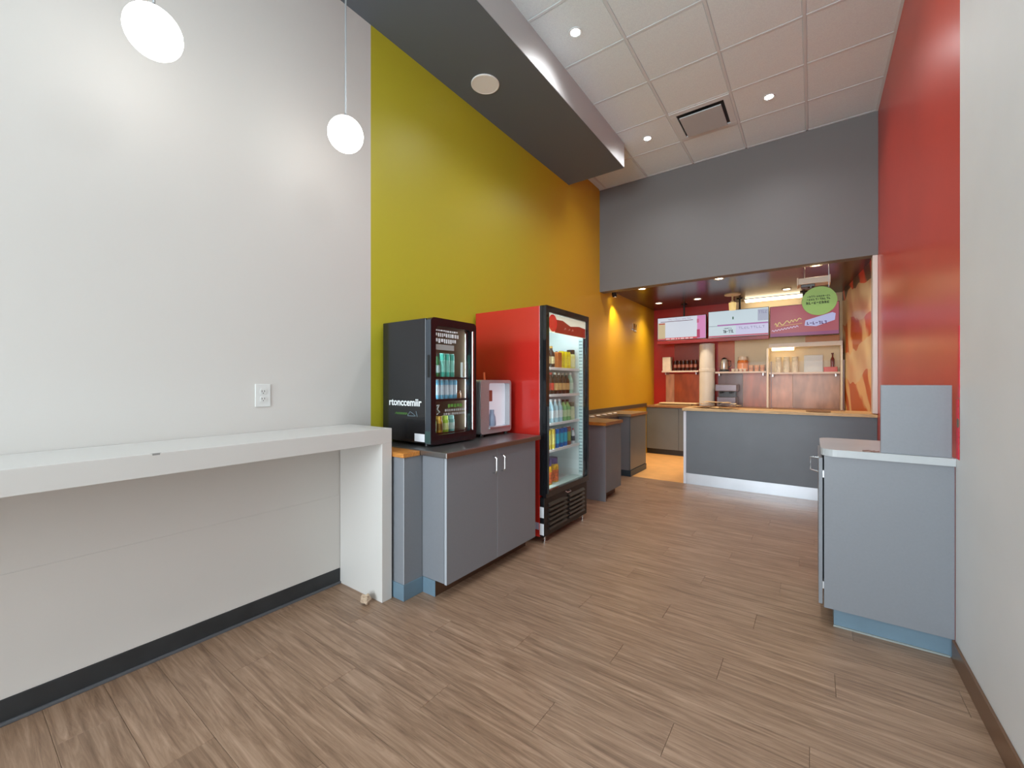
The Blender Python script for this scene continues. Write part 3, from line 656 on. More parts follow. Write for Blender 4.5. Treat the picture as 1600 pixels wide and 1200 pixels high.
# machine compartment with louvres
q = nb(); box(q, FX0 + 0.05, FX1 - 0.022, FY0 + 0.003, FY1 - 0.003, 0.055, 0.383, 0.002); g = obj('grille_panel', q, BLACK, t)
for col_ in (0, 1):
    ya = FY0 + 0.07 + col_ * 0.36
    for k in range(6):
        z = 0.105 + k * 0.04
        q = nb(); vs = [(FX1 - 0.022, z), (FX1 - 0.004, z - 0.006), (FX1 - 0.002, z + 0.004), (FX1 - 0.022, z + 0.022)]
        a = [q.verts.new((x, ya, zz)) for x, zz in vs]; b_ = [q.verts.new((x, ya + 0.31, zz)) for x, zz in vs]
        fs = [q.faces.new(a), q.faces.new(b_[::-1])] + [q.faces.new((a[i], b_[i], b_[(i + 1) % 4], a[(i + 1) % 4])) for i in range(4)]
        bmesh.ops.recalc_face_normals(q, faces=fs); obj('louvre', q, M('louvre_black', (40, 36, 34), 0.3), g)
q = nb(); tube(q, [(FX1 - 0.02, 3.36, 0.365), (FX1 - 0.004, 3.37, 0.355), (FX1 - 0.004, 3.43, 0.355), (FX1 - 0.02, 3.44, 0.365)], 0.005, 6); obj('badge_pull', q, ALU, g, True)
for (z0, z1) in ((0.215, 0.305), (0.07, 0.165)): obj('sticker', B(FX1 - 0.066, FX1 - 0.024, FY0 + 0.0015, FY0 + 0.003, z0, z1), STICKER, t)
obj('sticker', B(FXB - 0.05, FXB - 0.008, FY0 - 0.001, FY0, 0.11, 0.17), M('lilac_sticker', (196, 190, 216), 0.5), t)
for a in (FX0 + 0.06, FX1 - 0.045):
    for b_ in (FY0 + 0.05, FY1 - 0.05): obj('foot', lathe(nb(), [(0.018, 0.0), (0.018, 0.014), (0.009, 0.016), (0.009, 0.056)], (a, b_, 0), 12), CHROME, t, True)

fxr = -1.935
def fr_items(spec, z, where):
    for (nm, kind, r, h, body, cap, lab, ys, desc, cat) in spec:
        tg = bottle_proto(nm, r, h, kind, body, cap, lab)
        pts = [(fxr - (r - 0.04), yy, z) for yy in ys]
        place(tg, pts, desc + ' on the ' + where + ' of the red fridge', cat, (desc + 's in the red fridge') if len(ys) > 1 else None)
fr_items([
    ('dark_bottle', 'bottle', 0.034, 0.20, C('brownb', (60, 42, 30)), C('goldcap', (190, 150, 60)), C('cream', (226, 210, 160)), [3.12, 3.20, 3.28], 'dark brown bottle with gold cap', 'bottle'),
    ('orange_carton', 'tetra', 0.036, 0.15, C('orangecarton', (206, 118, 58)), C('blackcap2', (30, 28, 26)), None, [3.385], 'orange carton with black cap', 'carton'),
    ('yellow_bottle', 'can', 0.030, 0.165, C('yellow', (240, 214, 26)), C('yellowcap', (216, 186, 20)), C('yellowl', (250, 230, 60)), [3.462, 3.525, 3.588], 'bright yellow bottle', 'bottle'),
    ('juice_jug', 'jar', 0.045, 0.19, C('paleyellow', (232, 232, 150)), C('blackcap2', (30, 28, 26)), C('paleyellowl', (240, 240, 190)), [3.68], 'pale yellow juice jug with black lid', 'jug')], SZ[0], 'top shelf')
fr_items([
    ('red_label_bottle', 'bottle', 0.034, 0.20, C('brownb', (60, 42, 30)), C('redcap', (170, 40, 36)), C('redl', (196, 60, 50)), [3.12, 3.195, 3.27], 'dark bottle with red label', 'bottle'),
    ('cola_bottle', 'bottle', 0.033, 0.20, C('cola', (52, 34, 26)), C('palecap', (206, 206, 190)), C('tanl', (216, 180, 120)), [3.345, 3.418, 3.491, 3.564], 'dark cola bottle with tan label', 'bottle'),
    ('clear_green_bottle', 'bottle', 0.036, 0.205, C('palegreen', (176, 222, 200), 0.15), C('whitecap', (236, 240, 240)), C('palegl', (206, 236, 220)), [3.645], 'pale green water bottle', 'bottle')], SZ[1], 'second shelf')
fr_items([
    ('water_bottle', 'bottle', 0.034, 0.21, C('icewater', (186, 220, 232), 0.12), C('whitecap', (236, 240, 240)), C('icel', (232, 242, 246)), [3.12, 3.197, 3.274, 3.351, 3.428], 'ice blue water bottle', 'bottle'),
    ('green_tea_bottle', 'bottle', 0.034, 0.20, C('teagreen', (140, 190, 120), 0.15), C('blackcap2', (30, 28, 26)), C('teal2', (200, 220, 170)), [3.51, 3.587], 'green tea bottle with pale label', 'bottle'),
    ('milk_tea_bottle', 'jar', 0.034, 0.17, C('milktea', (206, 216, 170), 0.3), C('darkcap', (60, 66, 60)), C('milkl', (226, 230, 190)), [3.67], 'pale lime bottle with dark lid', 'bottle')], SZ[2], 'third shelf')
fr_items([
    ('yellow_can', 'can', 0.036, 0.185, C('yellow2', (232, 208, 70)), C('silvercap', (206, 208, 210), 0.2, metal=0.9), C('yellow2l', (240, 226, 130)), [3.13, 3.21, 3.29], 'tall yellow can', 'can'),
    ('blue_can', 'can', 0.034, 0.18, C('royal', (24, 92, 180)), C('silvercap', (206, 208, 210)), C('cyanl', (60, 176, 210)), [3.37, 3.445, 3.52], 'tall royal blue can', 'can'),
    ('brown_can', 'can', 0.032, 0.18, C('brownred', (140, 74, 48)), C('silvercap', (206, 208, 210)), C('greenl', (140, 160, 80)), [3.595], 'brown and green tall can', 'can'),
    ('slim_white_bottle', 'bottle', 0.020, 0.15, C('slimw', (226, 230, 236)), C('pinkcap', (206, 60, 110)), C('slimd', (60, 60, 70)), [3.68], 'slim white bottle with pink cap', 'bottle')], SZ[3], 'fourth shelf')
tg = bottle_proto('snack_jar', 0.062, 0.235, 'jar', C('snack', (226, 166, 36), 0.4, var=0.6, vscale=40), C('purplelid', (84, 66, 120)), C('snackl', (206, 96, 50), 0.4, var=0.5, vscale=60))
place(tg, [(-1.96, 3.235, 0.42), (-1.975, 3.375, 0.42)], 'fat yellow snack jar with purple lid on the floor of the red fridge', 'jar', 'snack jars in the red fridge')

# ------------------------------------------------------------------ rear left run: cabinets and worktop
t = thing('end_cabinet', 'grey cabinet with full-height end panel standing just past the red fridge', 'cabinet', (-2.2, 4.69, 0))
obj('body', B(XL + 0.004, -1.925, 4.47, 4.93, 0.09, 0.862, 0.001), LAM, t)
obj('end_panel', B(XL + 0.004, -1.905, 4.448, 4.470, 0.0, 0.862, 0.001), LAM, t)
obj('door', B(-1.925, -1.907, 4.472, 4.928, 0.095, 0.858, 0.0015), LAMD, t)
obj('toe_kick', B(XL + 0.004, -1.985, 4.47, 4.93, 0.0, 0.0895), M('brown_toe_kick', (86, 62, 46)), t)
t = thing('recessed_cabinet', 'shallow grey cabinet set back between the two taller-fronted cabinets', 'cabinet', (-2.4, 5.39, 0))
obj('body', B(XL + 0.004, -2.32, 4.932, 5.848, 0.09, 0.862, 0.001), LAM, t)
obj('door', B(-2.32, -2.302, 4.936, 5.388, 0.095, 0.858, 0.0015), LAMD, t); obj('door', B(-2.32, -2.302, 5.392, 5.844, 0.095, 0.858, 0.0015), LAMD, t)
obj('toe_kick', B(XL + 0.004, -2.36, 4.932, 5.848, 0.0, 0.0895), CHAR, t)
t = thing('corner_cabinet', 'grey cabinet beside the tan kitchen floor passage', 'cabinet', (-2.36, 6.2, 0))
obj('body', B(XL + 0.004, -2.145, 5.852, 6.54, 0.0, 0.862, 0.001), LAM, t)
obj('door', B(-2.145, -2.126, 5.854, 6.538, 0.095, 0.858, 0.0015), LAMD, t)
obj('cove_base', B(XL + 0.004, -2.120, 5.8495, 6.545, 0.0, 0.088, 0.002), M('dark_blue_base', (52, 70, 84), 0.45), t)
t = thing('rear_worktop', 'dark stepped worktop with wood edge running along the mustard wall', 'worktop', (-2.3, 5.5, 0.863))
q = nb(); prism(q, [(XL, 4.43), (-1.893, 4.43), (-1.893, 4.945), (-2.285, 4.99), (-2.285, 5.80), (-2.112, 5.835), (-2.112, 6.56), (XL, 6.56)], 0.863, 0.898)
obj('slab', q, M('dark_brown_top', (128, 112, 92), 0.35, 0.3, var=0.25, vscale=8), t)
obj('wood_edge', B(XL, -1.892, 4.427, 4.4295, 0.863, 0.899), WOODCAP, t)
obj('wood_edge', B(-1.8925, -1.890, 4.43, 4.945, 0.863, 0.899), WOODD, t)
obj('wood_edge', B(-2.1115, -2.109, 5.835, 6.56, 0.863, 0.899), WOODD, t)
obj('upstand', B(XL, XL + 0.02, 4.43, 7.98, 0.898, 0.960, 0.002), M('dark_upstand', (84, 72, 58), 0.4), t)
rr = random.Random(21)
WAD = M('white_napkin', (226, 216, 198), 0.8)
for i in range(5):
    yy = 5.02 + i * 0.19
    q = nb(); bmesh.ops.create_icosphere(q, subdivisions=2, radius=1)
    for v in q.verts:
        k = 1 + 0.25 * (rr.random() - 0.5); v.co = Vector((v.co.x * 0.03 * k, v.co.y * 0.06 * k, v.co.z * 0.012 * k))
    lo = min(v.co.z for v in q.verts); bmesh.ops.translate(q, verts=q.verts, vec=(-2.33, yy, 0.898 - lo))
    tag(obj('napkin', q, WAD, origin=(-2.33, yy, 0.898)), 'crumpled pale napkin lying near the front edge of the rear worktop', 'napkin', 'napkins on the rear worktop')

# ------------------------------------------------------------------ servery counter
t = thing('servery_counter', 'slate grey servery counter with steel kick plate under the bulkhead', 'counter', (-0.4, 6.1, 0))
obj('body', B(-1.378, XR - 0.002, 5.905, 6.36, 0.0, 0.978, 0.001), LAMD, t)
obj('kick_plate', B(-1.378, XR - 0.002, 5.898, 5.905, 0.0, 0.142, 0.001), M('bright_steel_kick', (206, 210, 216), 0.32, 0.8, var=0.08, vscale=2), t)
obj('corner_post', B(-1.412, -1.378, 5.896, 6.36, 0.0, 0.968, 0.002), M('white_post', (222, 226, 234), 0.4), t)
lg = thing('servery_ledge', 'pale wood ledge on top of the slate grey servery counter', 'worktop', (-0.4, 6.1, 0.978))
obj('board', B(-1.42, XR - 0.002, 5.868, 6.48, 0.9785, 1.012, 0.003), WOODL, lg)
obj('edge', B(-1.42, XR - 0.002, 5.865, 5.868, 0.979, 1.010), WOODL, lg)
# glass screens on the ledge
for (x0, x1, lab) in ((-1.05, -0.43, 'clear glass screen on the servery ledge next to the brown papers'), (-0.425, 0.30, 'clear glass screen on the servery ledge below the plum menu board')):
    g = thing('glass_screen', lab, 'glass screen', ((x0 + x1) / 2, 6.30, 1.012))
    obj('pane', B(x0, x1, 6.296, 6.304, 1.012, 1.62, 0.001), GLASSK, g)
    obj('foot_channel', B(x0, x1, 6.288, 6.312, 1.012, 1.026, 0.002), WOODD, g)
    obj('edge_strip', B(x1 - 0.008, x1, 6.2945, 6.3055, 1.026, 1.62), M('glass_edge', (120, 70, 50), 0.3), g)
# papers on the ledge
rr = random.Random(9)
PAP = [M('paper_%d' % i, c, 0.8) for i, c in enumerate(((206, 172, 122), (176, 134, 84), (226, 204, 164), (140, 98, 58)))]
for i in range(9):
    a = rr.uniform(-0.6, 0.6); lx, ly = rr.uniform(0.10, 0.19), rr.uniform(0.05, 0.09); cx_, cy_ = -1.05 + rr.uniform(-0.2, 0.2), 6.05 + rr.uniform(-0.08, 0.08); z = 1.0125 + i * 0.010
    q = nb(); nx, ny = 6, 4
    vv = [[q.verts.new((lx * (u / nx - 0.5) * 2, ly * (v / ny - 0.5) * 2, 0.010 * abs(math.sin(u * 1.3 + i)) * rr.random())) for v in range(ny + 1)] for u in range(nx + 1)]
    for u in range(nx):
        for v in range(ny): q.faces.new((vv[u][v], vv[u + 1][v], vv[u + 1][v + 1], vv[u][v + 1]))
    r = bmesh.ops.extrude_face_region(q, geom=list(q.faces)); bmesh.ops.translate(q, verts=[e for e in r['geom'] if isinstance(e, bmesh.types.BMVert)], vec=(0, 0, 0.0025))
    bmesh.ops.recalc_face_normals(q, faces=q.faces)
    bmesh.ops.rotate(q, verts=q.verts, cent=(0, 0, 0), matrix=Matrix.Rotation(a, 3, 'Z'))
    lo = min(v.co.z for v in q.verts)
    bmesh.ops.translate(q, verts=q.verts, vec=(cx_, cy_, z - lo))
    tag(obj('brown_paper', q, PAP[i % 4], origin=(cx_, cy_, z)), 'crumpled brown paper sheet in the heap on the wood ledge', 'paper', 'papers heaped on the servery ledge')
q = nb(); lathe(q, [(0.115, 0.0), (0.12, 0.008), (0.118, 0.009), (0.10, 0.004), (0.002, 0.004)], (0.05, 6.0, 1.012), 28); tag(obj('flat_tray', q, M('tray_brown', (128, 88, 52), 0.4), origin=(0.05, 6.0, 1.012)), 'flat brown round tray on the wood ledge before the glass screen', 'tray')

# ------------------------------------------------------------------ back counter and what stands on it
t = thing('back_counter', 'long dark grey back counter against the red kitchen wall', 'counter', (-1.1, 8.25, 0))
obj('body', B(XL, 0.36, 8.02, YB - 0.004, 0.10, 0.885, 0.001), LAM, t)
for k in range(5):
    xa = XL + 0.01 + k * 0.588; dd = obj('door', B(xa, xa + 0.582, 8.002, 8.02, 0.105, 0.875, 0.0015), LAMD, t)
obj('toe_kick', B(XL, 0.36, 8.06, YB - 0.004, 0.0, 0.0995), CHAR, t)
obj('wood_top', B(XL, 0.37, 7.985, YB - 0.016, 0.885, 0.918, 0.003), WOODD, t)
for i, (x0, x1, d) in enumerate(((-2.45, -1.72, 0), (-2.40, -1.80, 0.02), (-2.36, -1.70, -0.02))):
    tag(obj('cardboard_sheet', B(x0, x1, 8.05 + d, 8.30 + d, 0.918 + i * 0.02, 0.937 + i * 0.02, 0.002), PAP[i], origin=((x0 + x1) / 2, 8.18, 0.918 + i * 0.02)), ('lowest', 'middle', 'topmost')[i] + ' tan cardboard sheet of the stack on the back counter', 'cardboard')
q = nb(); lathe(q, [(0.125, 0.918), (0.13, 0.93), (0.13, 1.55), (0.134, 1.555), (0.134, 1.60), (0.13, 1.605), (0.13, 2.04), (0.12, 2.06)], (-1.57, 8.27, 0), 28)
tag(obj('round_column', q, M('white_column', (216, 214, 208), 0.5, var=0.04), origin=(-1.57, 8.27, 0.918)), 'round white column with a joint band on the back counter', 'column')
# back splash panels (pieces of the back wall)
SPL = [((-2.36, -2.20), (214, 160, 132)), ((-2.195, -1.72), (184, 88, 48)), ((-1.42, -1.02), (132, 84, 74)), ((-1.015, -0.63), (212, 120, 78)), ((-0.625, -0.28), (236, 172, 136)), ((-0.275, 0.36), (206, 156, 126))]
for i, ((x0, x1), c) in enumerate(SPL):
    obj('splash_panel', B(x0, x1, YB - 0.012, YB, 0.92, 1.52, 0.002), M('splash_%d' % i, c, 0.3, var=0.22, vscale=5, stretch=(2, 1, 0.7)), wb)
for (x0, x1, c, i) in ((-2.20, -1.72, (158, 60, 44), 0), (-1.42, -1.15, (206, 108, 60), 1)):
    obj('upper_panel', B(x0, x1, YB - 0.010, YB, 1.62, 2.10, 0.002), M('upper_panel_%d' % i, c, 0.4, var=0.12, vscale=3), wb)
# shelves
def shelf(x0, x1, z, label):
    t = thing('wall_shelf', label, 'shelf', ((x0 + x1) / 2, 8.35, z - 0.03), 'kitchen wall shelves')
    obj('board', B(x0, x1, 8.20, YB - 0.014, z - 0.022, z, 0.003), M('shelf_board', (222, 206, 190), 0.4), t)
    obj('front_lip', B(x0, x1, 8.195, 8.20, z - 0.028, z + 0.002), M('shelf_lip', (214, 196, 184), 0.4), t)
    for xx in (x0 + 0.05, x1 - 0.05): obj('bracket', B(xx - 0.008, xx + 0.008, 8.28, YB - 0.014, z - 0.07, z - 0.022), ALU, t)
shelf(-2.36, -1.71, 1.575, 'pale wall shelf of dark glasses between the red corner and the white column')
shelf(-1.42, -0.64, 1.545, 'pale wall shelf with the coffee pot beside the white column')
shelf(-0.60, 0.34, 1.520, 'pale wall shelf of cup stacks under the plum menu board')
tag(obj('white_box', B(-2.35, -2.20, 8.21, 8.35, 1.575, 1.84, 0.004), M('box_white', (214, 204, 190), 0.6, var=0.08, vscale=14), origin=(-2.275, 8.28, 1.575)), 'upright white box at the end of the dark glasses shelf', 'box')
tg = bottle_proto('dark_glass', 0.034, 0.20, 'cup', C('darkglass', (52, 22, 18), 0.15), C('rimglass', (110, 50, 40), 0.2), C('base_l', (150, 90, 76)))
place(tg, [(-2.13 + 0.072 * i, 8.28, 1.575) for i in range(6)], 'dark brown tumbler in the row on the kitchen shelf', 'tumbler', 'dark tumblers on the kitchen shelf')
# coffee pot
t = thing('coffee_pot', 'silver coffee pot with black base on the shelf beside the white column', 'coffee pot', (-1.29, 8.29, 1.545))
q = nb(); lathe(q, [(0.075, 1.545), (0.08, 1.56), (0.07, 1.585)], (-1.29, 8.29, 0), 20); obj('base', q, BLACK, t, True)
q = nb(); lathe(q, [(0.06, 1.585), (0.07, 1.63), (0.062, 1.72), (0.045, 1.77)], (-1.29, 8.29, 0), 20); obj('body', q, ALU, t, True)
q = nb(); lathe(q, [(0.047, 1.77), (0.03, 1.79), (0.008, 1.80)], (-1.29, 8.29, 0), 20); obj('lid', q, BLACK, t, True)
q = nb(); tube(q, [(-1.235, 8.27, 1.74), (-1.18, 8.25, 1.735), (-1.175, 8.25, 1.65), (-1.225, 8.27, 1.62)], 0.008, 6); obj('handle', q, BLACK, t, True)
tg = bottle_proto('amber_jar', 0.085, 0.26, 'jar', C('amber', (200, 112, 50), 0.2), C('jarcap', (230, 216, 196)), C('amberl', (216, 140, 80)))
place(tg, [(-1.00, 8.31, 1.545)], 'amber glass storage jar on the shelf with the coffee pot', 'jar')
tg = bottle_proto('small_cup', 0.026, 0.05, 'cup', C('cupw', (238, 226, 208)), C('cupr', (240, 232, 220)), None)
place(tg, [(-1.14 + 0.06 * i, 8.225, 1.545) for i in range(4)], 'tiny white cup lined up at the edge of the kitchen shelf', 'cup', 'tiny cups on the kitchen shelf')
tg = bottle_proto('paper_cup', 0.04, 0.11, 'cup', C('kcup', (216, 168, 132)), C('kcupr', (226, 186, 150)), C('kcupl', (190, 130, 96)))
place(tg, [(-0.87 + 0.085 * i, 8.29, 1.545) for i in range(3)], 'tan paper cup on the shelf next to the amber jar', 'cup', 'tan paper cups on the kitchen shelf')
# cup stacks
for i in range(3):
    xx = -0.47 + i * 0.115
    t = thing('cup_stack', 'tall stack of white paper cups ' + ('nearest the white frame post', 'between two other cup stacks', 'beside the small white board')[i], 'cup stack', (xx, 8.30, 1.52), 'white cup stacks')
    for k in range(9):
        q = nb(); z = 1.52 + k * 0.026; lathe(q, [(0.034, z), (0.045, z + 0.045), (0.047, z + 0.047), (0.045, z + 0.05)], (xx, 8.30, 0), 14); obj('cup', q, M('cup_stack_white', (226, 222, 206), 0.5), t, True)
tag(obj('white_board', B(-0.12, 0.13, 8.38, 8.40, 1.52, 1.80, 0.003), M('board_white', (214, 220, 222), 0.4), origin=(0, 8.39, 1.52)), 'small blank white board standing on the shelf by the cup stacks', 'board')
tag(obj('red_box', B(0.14, 0.31, 8.24, 8.34, 1.52, 1.60, 0.004), M('box_red', (192, 60, 40), 0.4), origin=(0.225, 8.29, 1.52)), 'small red box at the end of the cup stack shelf', 'box')
q = nb(); tag(obj('syrup_bottle', lathe(q, [(0.026, 1.60), (0.026, 1.72), (0.01, 1.76), (0.01, 1.80), (0.016, 1.80), (0.016, 1.82)], (0.25, 8.29, 0), 14), M('syrup_dark', (104, 30, 22), 0.2), smooth=True, origin=(0.25, 8.29, 1.60)), 'dark red syrup bottle standing on the small red box', 'bottle')
# white cabinet surround around the right-hand shelf
t = thing('shelf_surround', 'white frame surround around the shelf of cup stacks', 'shelf frame', (-0.13, 8.35, 0.918))
obj('head', B(-0.60, 0.37, 8.18, YB - 0.014, 1.93, 2.00, 0.003), M('frame_white', (230, 222, 206), 0.4), t)
obj('post', B(0.345, 0.372, 8.18, YB - 0.014, 0.918, 1.93, 0.002), M('frame_white', (230, 222, 206)), t)
obj('post', B(-0.632, -0.605, 8.18, YB - 0.014, 0.918, 1.93, 0.002), M('frame_white', (230, 222, 206)), t)
obj('orange_panel', B(-0.1, 0.34, 8.30, YB - 0.014, 2.00, 2.10, 0.002), M('orange_laminate', (200, 116, 28), 0.4), t)
hl = obj('strip_light', B(-0.56, -0.25, 8.20, 8.28, 1.885, 1.93, 0.006), M('strip_glow', (255, 240, 200), 0.4, emit=(255, 226, 170), es=4), t)
# espresso machine shape behind the glass
t = thing('espresso_machine', 'dark grey espresso machine on the back counter right of the white column', 'coffee machine', (-1.22, 8.22, 0.918))
obj('body', B(-1.38, -1.08, 8.10, 8.40, 0.918, 1.10, 0.01), M('machine_grey', (118, 108, 116), 0.3, 0.5), t)
obj('head', B(-1.40, -1.06, 8.06, 8.40, 1.20, 1.32, 0.012), M('machine_grey', (118, 108, 116)), t)
obj('column', B(-1.36, -1.10, 8.24, 8.40, 1.10, 1.20), M('machine_dark', (62, 56, 62), 0.3), t)
q = nb()
for xx in (-1.31, -1.16): q = nb(); lathe(q, [(0.03, 1.17), (0.03, 1.20)], (xx, 8.13, 0), 14); tube(q, [(xx, 8.13, 1.18), (xx, 8.0, 1.17)], 0.012, 8); obj('portafilter', q, BLACK, t, True)


# ------------------------------------------------------------------ menu boards
BY = 8.08
def board(name, label, x0, x1, z0, z1, face, es):
    t = thing(name, label, 'menu board', ((x0 + x1) / 2, BY, z0), 'backlit menu boards')
    obj('case', B(x0, x1, BY, BY + 0.06, z0, z1, 0.003), M('board_case', (60, 24, 22), 0.4), t)
    f = obj('lit_face', B(x0 + 0.008, x1 - 0.008, BY - 0.003, BY, z0 + 0.008, z1 - 0.008), face, t)
    return t, f
def E(name, rgb, es=0.75): return M('e_' + name, (20, 20, 20), 0.4, emit=rgb, es=es)
def pr(f, name, mat, x0, x1, z0, z1, d=1):
    return obj(name, B(x0, x1, BY - 0.003 - 0.0006 * d, BY - 0.003 - 0.0006 * (d - 1), z0, z1), mat, f)
# board 1: pale with beige and pink columns
x0, x1, z0, z1 = -2.405, -1.548, 2.145, 2.575
t1, f = board('menu_board', 'backlit pale menu board with beige column and pink right edge', x0, x1, z0, z1, E('pale', (216, 222, 234)), 1)
pr(f, 'beige_column', E('beige', (206, 186, 148)), x0 + 0.012, x0 + 0.145, z0 + 0.03, z1 - 0.10)
pr(f, 'red_heading', E('redhead', (180, 50, 50)), x0 + 0.03, x0 + 0.14, z1 - 0.125, z1 - 0.105, 2)
pr(f, 'dark_rule', E('rule', (110, 60, 80)), x0 + 0.06, x1 - 0.22, z1 - 0.085, z1 - 0.075)
pr(f, 'pink_column', E('pinkcol', (214, 130, 186)), x1 - 0.15, x1 - 0.010, z0 + 0.01, z1 - 0.01)
pr(f, 'magenta_marks', E('magenta', (176, 20, 90)), x1 - 0.155, x1 - 0.105, z0 + 0.02, z0 + 0.17, 2)
pr(f, 'rose_mark', E('rose', (196, 90, 130)), x1 - 0.155, x1 - 0.12, z1 - 0.14, z1 - 0.07, 2)
pr(f, 'red_footer', E('footer', (206, 52, 72)), x0 + 0.01, x1 - 0.15, z0 + 0.009, z0 + 0.045)
q = nb(); rr = random.Random(2); xx = x0 + 0.16
while xx < x1 - 0.22: w_ = rr.uniform(0.02, 0.07); box(q, xx, xx + w_, BY - 0.0050, BY - 0.0036, z0 + 0.012, z0 + 0.035); xx += w_ + 0.02
obj('footer_letters', q, E('footlet', (250, 190, 186)), f)
q = nb(); scribble(q, x0 + 0.2, x1 - 0.25, z1 - 0.055, BY - 0.0032, 0.02, 16, 0.004, 4); obj('heading_letters', q, E('headlet', (150, 120, 160)), f)
# board 2: pale blue, two rows
x0, x1, z0, z1 = -1.515, -0.590, 2.140, 2.610
t2, f = board('menu_board', 'backlit pale blue menu board with purple dividing line', x0, x1, z0, z1, E('paleblue', (204, 220, 228)), 1)
pr(f, 'divider', E('purple', (170, 104, 168)), x0 + 0.15, x1 - 0.01, z0 + 0.20, z0 + 0.225)
pr(f, 'thin_rule', E('greyrule', (120, 140, 150)), x0 + 0.01, x0 + 0.15, z0 + 0.200, z0 + 0.208)
pr(f, 'lilac_row', E('lilac', (206, 202, 232)), x0 + 0.44, x1 - 0.01, z0 + 0.04, z0 + 0.20)
pr(f, 'red_footer', E('footer2', (190, 70, 100)), x0 + 0.01, x1 - 0.01, z0 + 0.012, z0 + 0.036)
pr(f, 'grey_photo', E('greyphoto', (172, 176, 196)), x1 - 0.16, x1 - 0.012, z0 + 0.25, z1 - 0.03)
pr(f, 'green_leaf', E('leaf', (40, 90, 60)), x0 + 0.385, x0 + 0.405, z1 - 0.165, z1 - 0.12)
q = nb(); scribble(q, x0 + 0.24, x0 + 0.41, z0 + 0.075, BY - 0.0032, 0.055, 6, 0.010, 8); scribble(q, x0 + 0.25, x0 + 0.38, z0 + 0.145, BY - 0.0032, 0.02, 7, 0.005, 12); obj('dark_lettering', q, E('darklet', (50, 50, 70), 0.4), f)
q = nb(); scribble(q, x0 + 0.48, x1 - 0.05, z0 + 0.13, BY - 0.004, 0.04, 9, 0.006, 15); scribble(q, x1 - 0.15, x1 - 0.02, z1 - 0.10, BY - 0.004, 0.05, 4, 0.006, 22); obj('faint_lettering', q, E('faintlet', (130, 124, 160)), f)
# board 3: plum with cream script
x0, x1, z0, z1 = -0.578, 0.328, 2.095, 2.600
t3, f = board('menu_board', 'plum red menu board with cream script and lavender picture behind the green sign', x0, x1, z0, z1, E('plum', (168, 76, 88), 0.7), 1)
pr(f, 'plum_foot', E('plumfoot', (150, 70, 120), 0.6), x0 + 0.01, x1 - 0.01, z0 + 0.01, z0 + 0.06)
q = nb(); slab = [(x0 + 0.47, z0 + 0.16), (x0 + 0.62, z0 + 0.14), (x0 + 0.85, z0 + 0.22), (x0 + 0.86, z0 + 0.32), (x0 + 0.82, z0 + 0.34), (x0 + 0.48, z0 + 0.24)]
a = [q.verts.new((x, BY - 0.0036, z)) for x, z in slab]; b_ = [q.verts.new((x, BY - 0.003, z)) for x, z in slab]; fs = [q.faces.new(a), q.faces.new(b_[::-1])] + [q.faces.new((a[i], b_[i], b_[(i + 1) % 6], a[(i + 1) % 6])) for i in range(6)]; bmesh.ops.recalc_face_normals(q, faces=fs)
obj('lavender_picture', q, E('lav', (180, 182, 222)), f)
q = nb(); scribble(q, x0 + 0.50, x0 + 0.76, z0 + 0.17, BY - 0.0037, 0.045, 7, 0.012, 31); obj('purple_berries', q, E('berry', (90, 50, 110), 0.6), f)
q = nb(); pp = []
for i in range(40): u = i / 39; pp.append((x0 + 0.07 + 0.36 * u, BY - 0.004, z0 + 0.20 + 0.07 * u + (0.03 - 0.012 * u) * math.sin(u * 34 + 2 * math.sin(u * 9))))
tube(q, pp, 0.006, 5); obj('cream_script', q, E('creamscript', (226, 206, 140)), f)
q = nb(); pp = []
for i in range(50): u = i / 49; pp.append((x0 + 0.03 + 0.36 * u, BY - 0.004, z0 + 0.10 + 0.06 * u + 0.013 * math.sin(u * 55)))
tube(q, pp, 0.005, 5); obj('lilac_script', q, E('lilacscript', (222, 206, 232)), f)
q = nb(); tube(q, [(x0 + 0.08, BY - 0.004, z0 + 0.17), (x0 + 0.25, BY - 0.004, z0 + 0.185), (x0 + 0.44, BY - 0.004, z0 + 0.20)], 0.005, 5); obj('gold_underline', q, E('goldline', (206, 160, 110)), f)
# rail under the boards and hanging poles
tag(obj('board_rail', B(-2.41, -0.59, BY - 0.01, BY + 0.07, 2.075, 2.138, 0.004), M('dark_red_rail', (120, 20, 22), 0.35), origin=(-1.5, BY + 0.03, 2.075)), 'dark red rail beneath the two pale menu boards', 'rail')
for (xx, lab) in ((-1.93, 'black pole holding the beige-column menu board to the ceiling'), (-1.02, 'black pole holding the pale blue menu board to the ceiling'), (-0.12, 'black pole holding the plum menu board to the ceiling')):
    q = nb(); lathe(q, [(0.05, 2.80), (0.05, 2.785), (0.016, 2.78), (0.016, 2.60 if xx > -1.5 else 2.57)], (xx, BY + 0.03, 0), 14)
    tag(obj('hanging_pole', q, BLACK, smooth=True, origin=(xx, BY + 0.03, 2.6)), lab, 'pole')

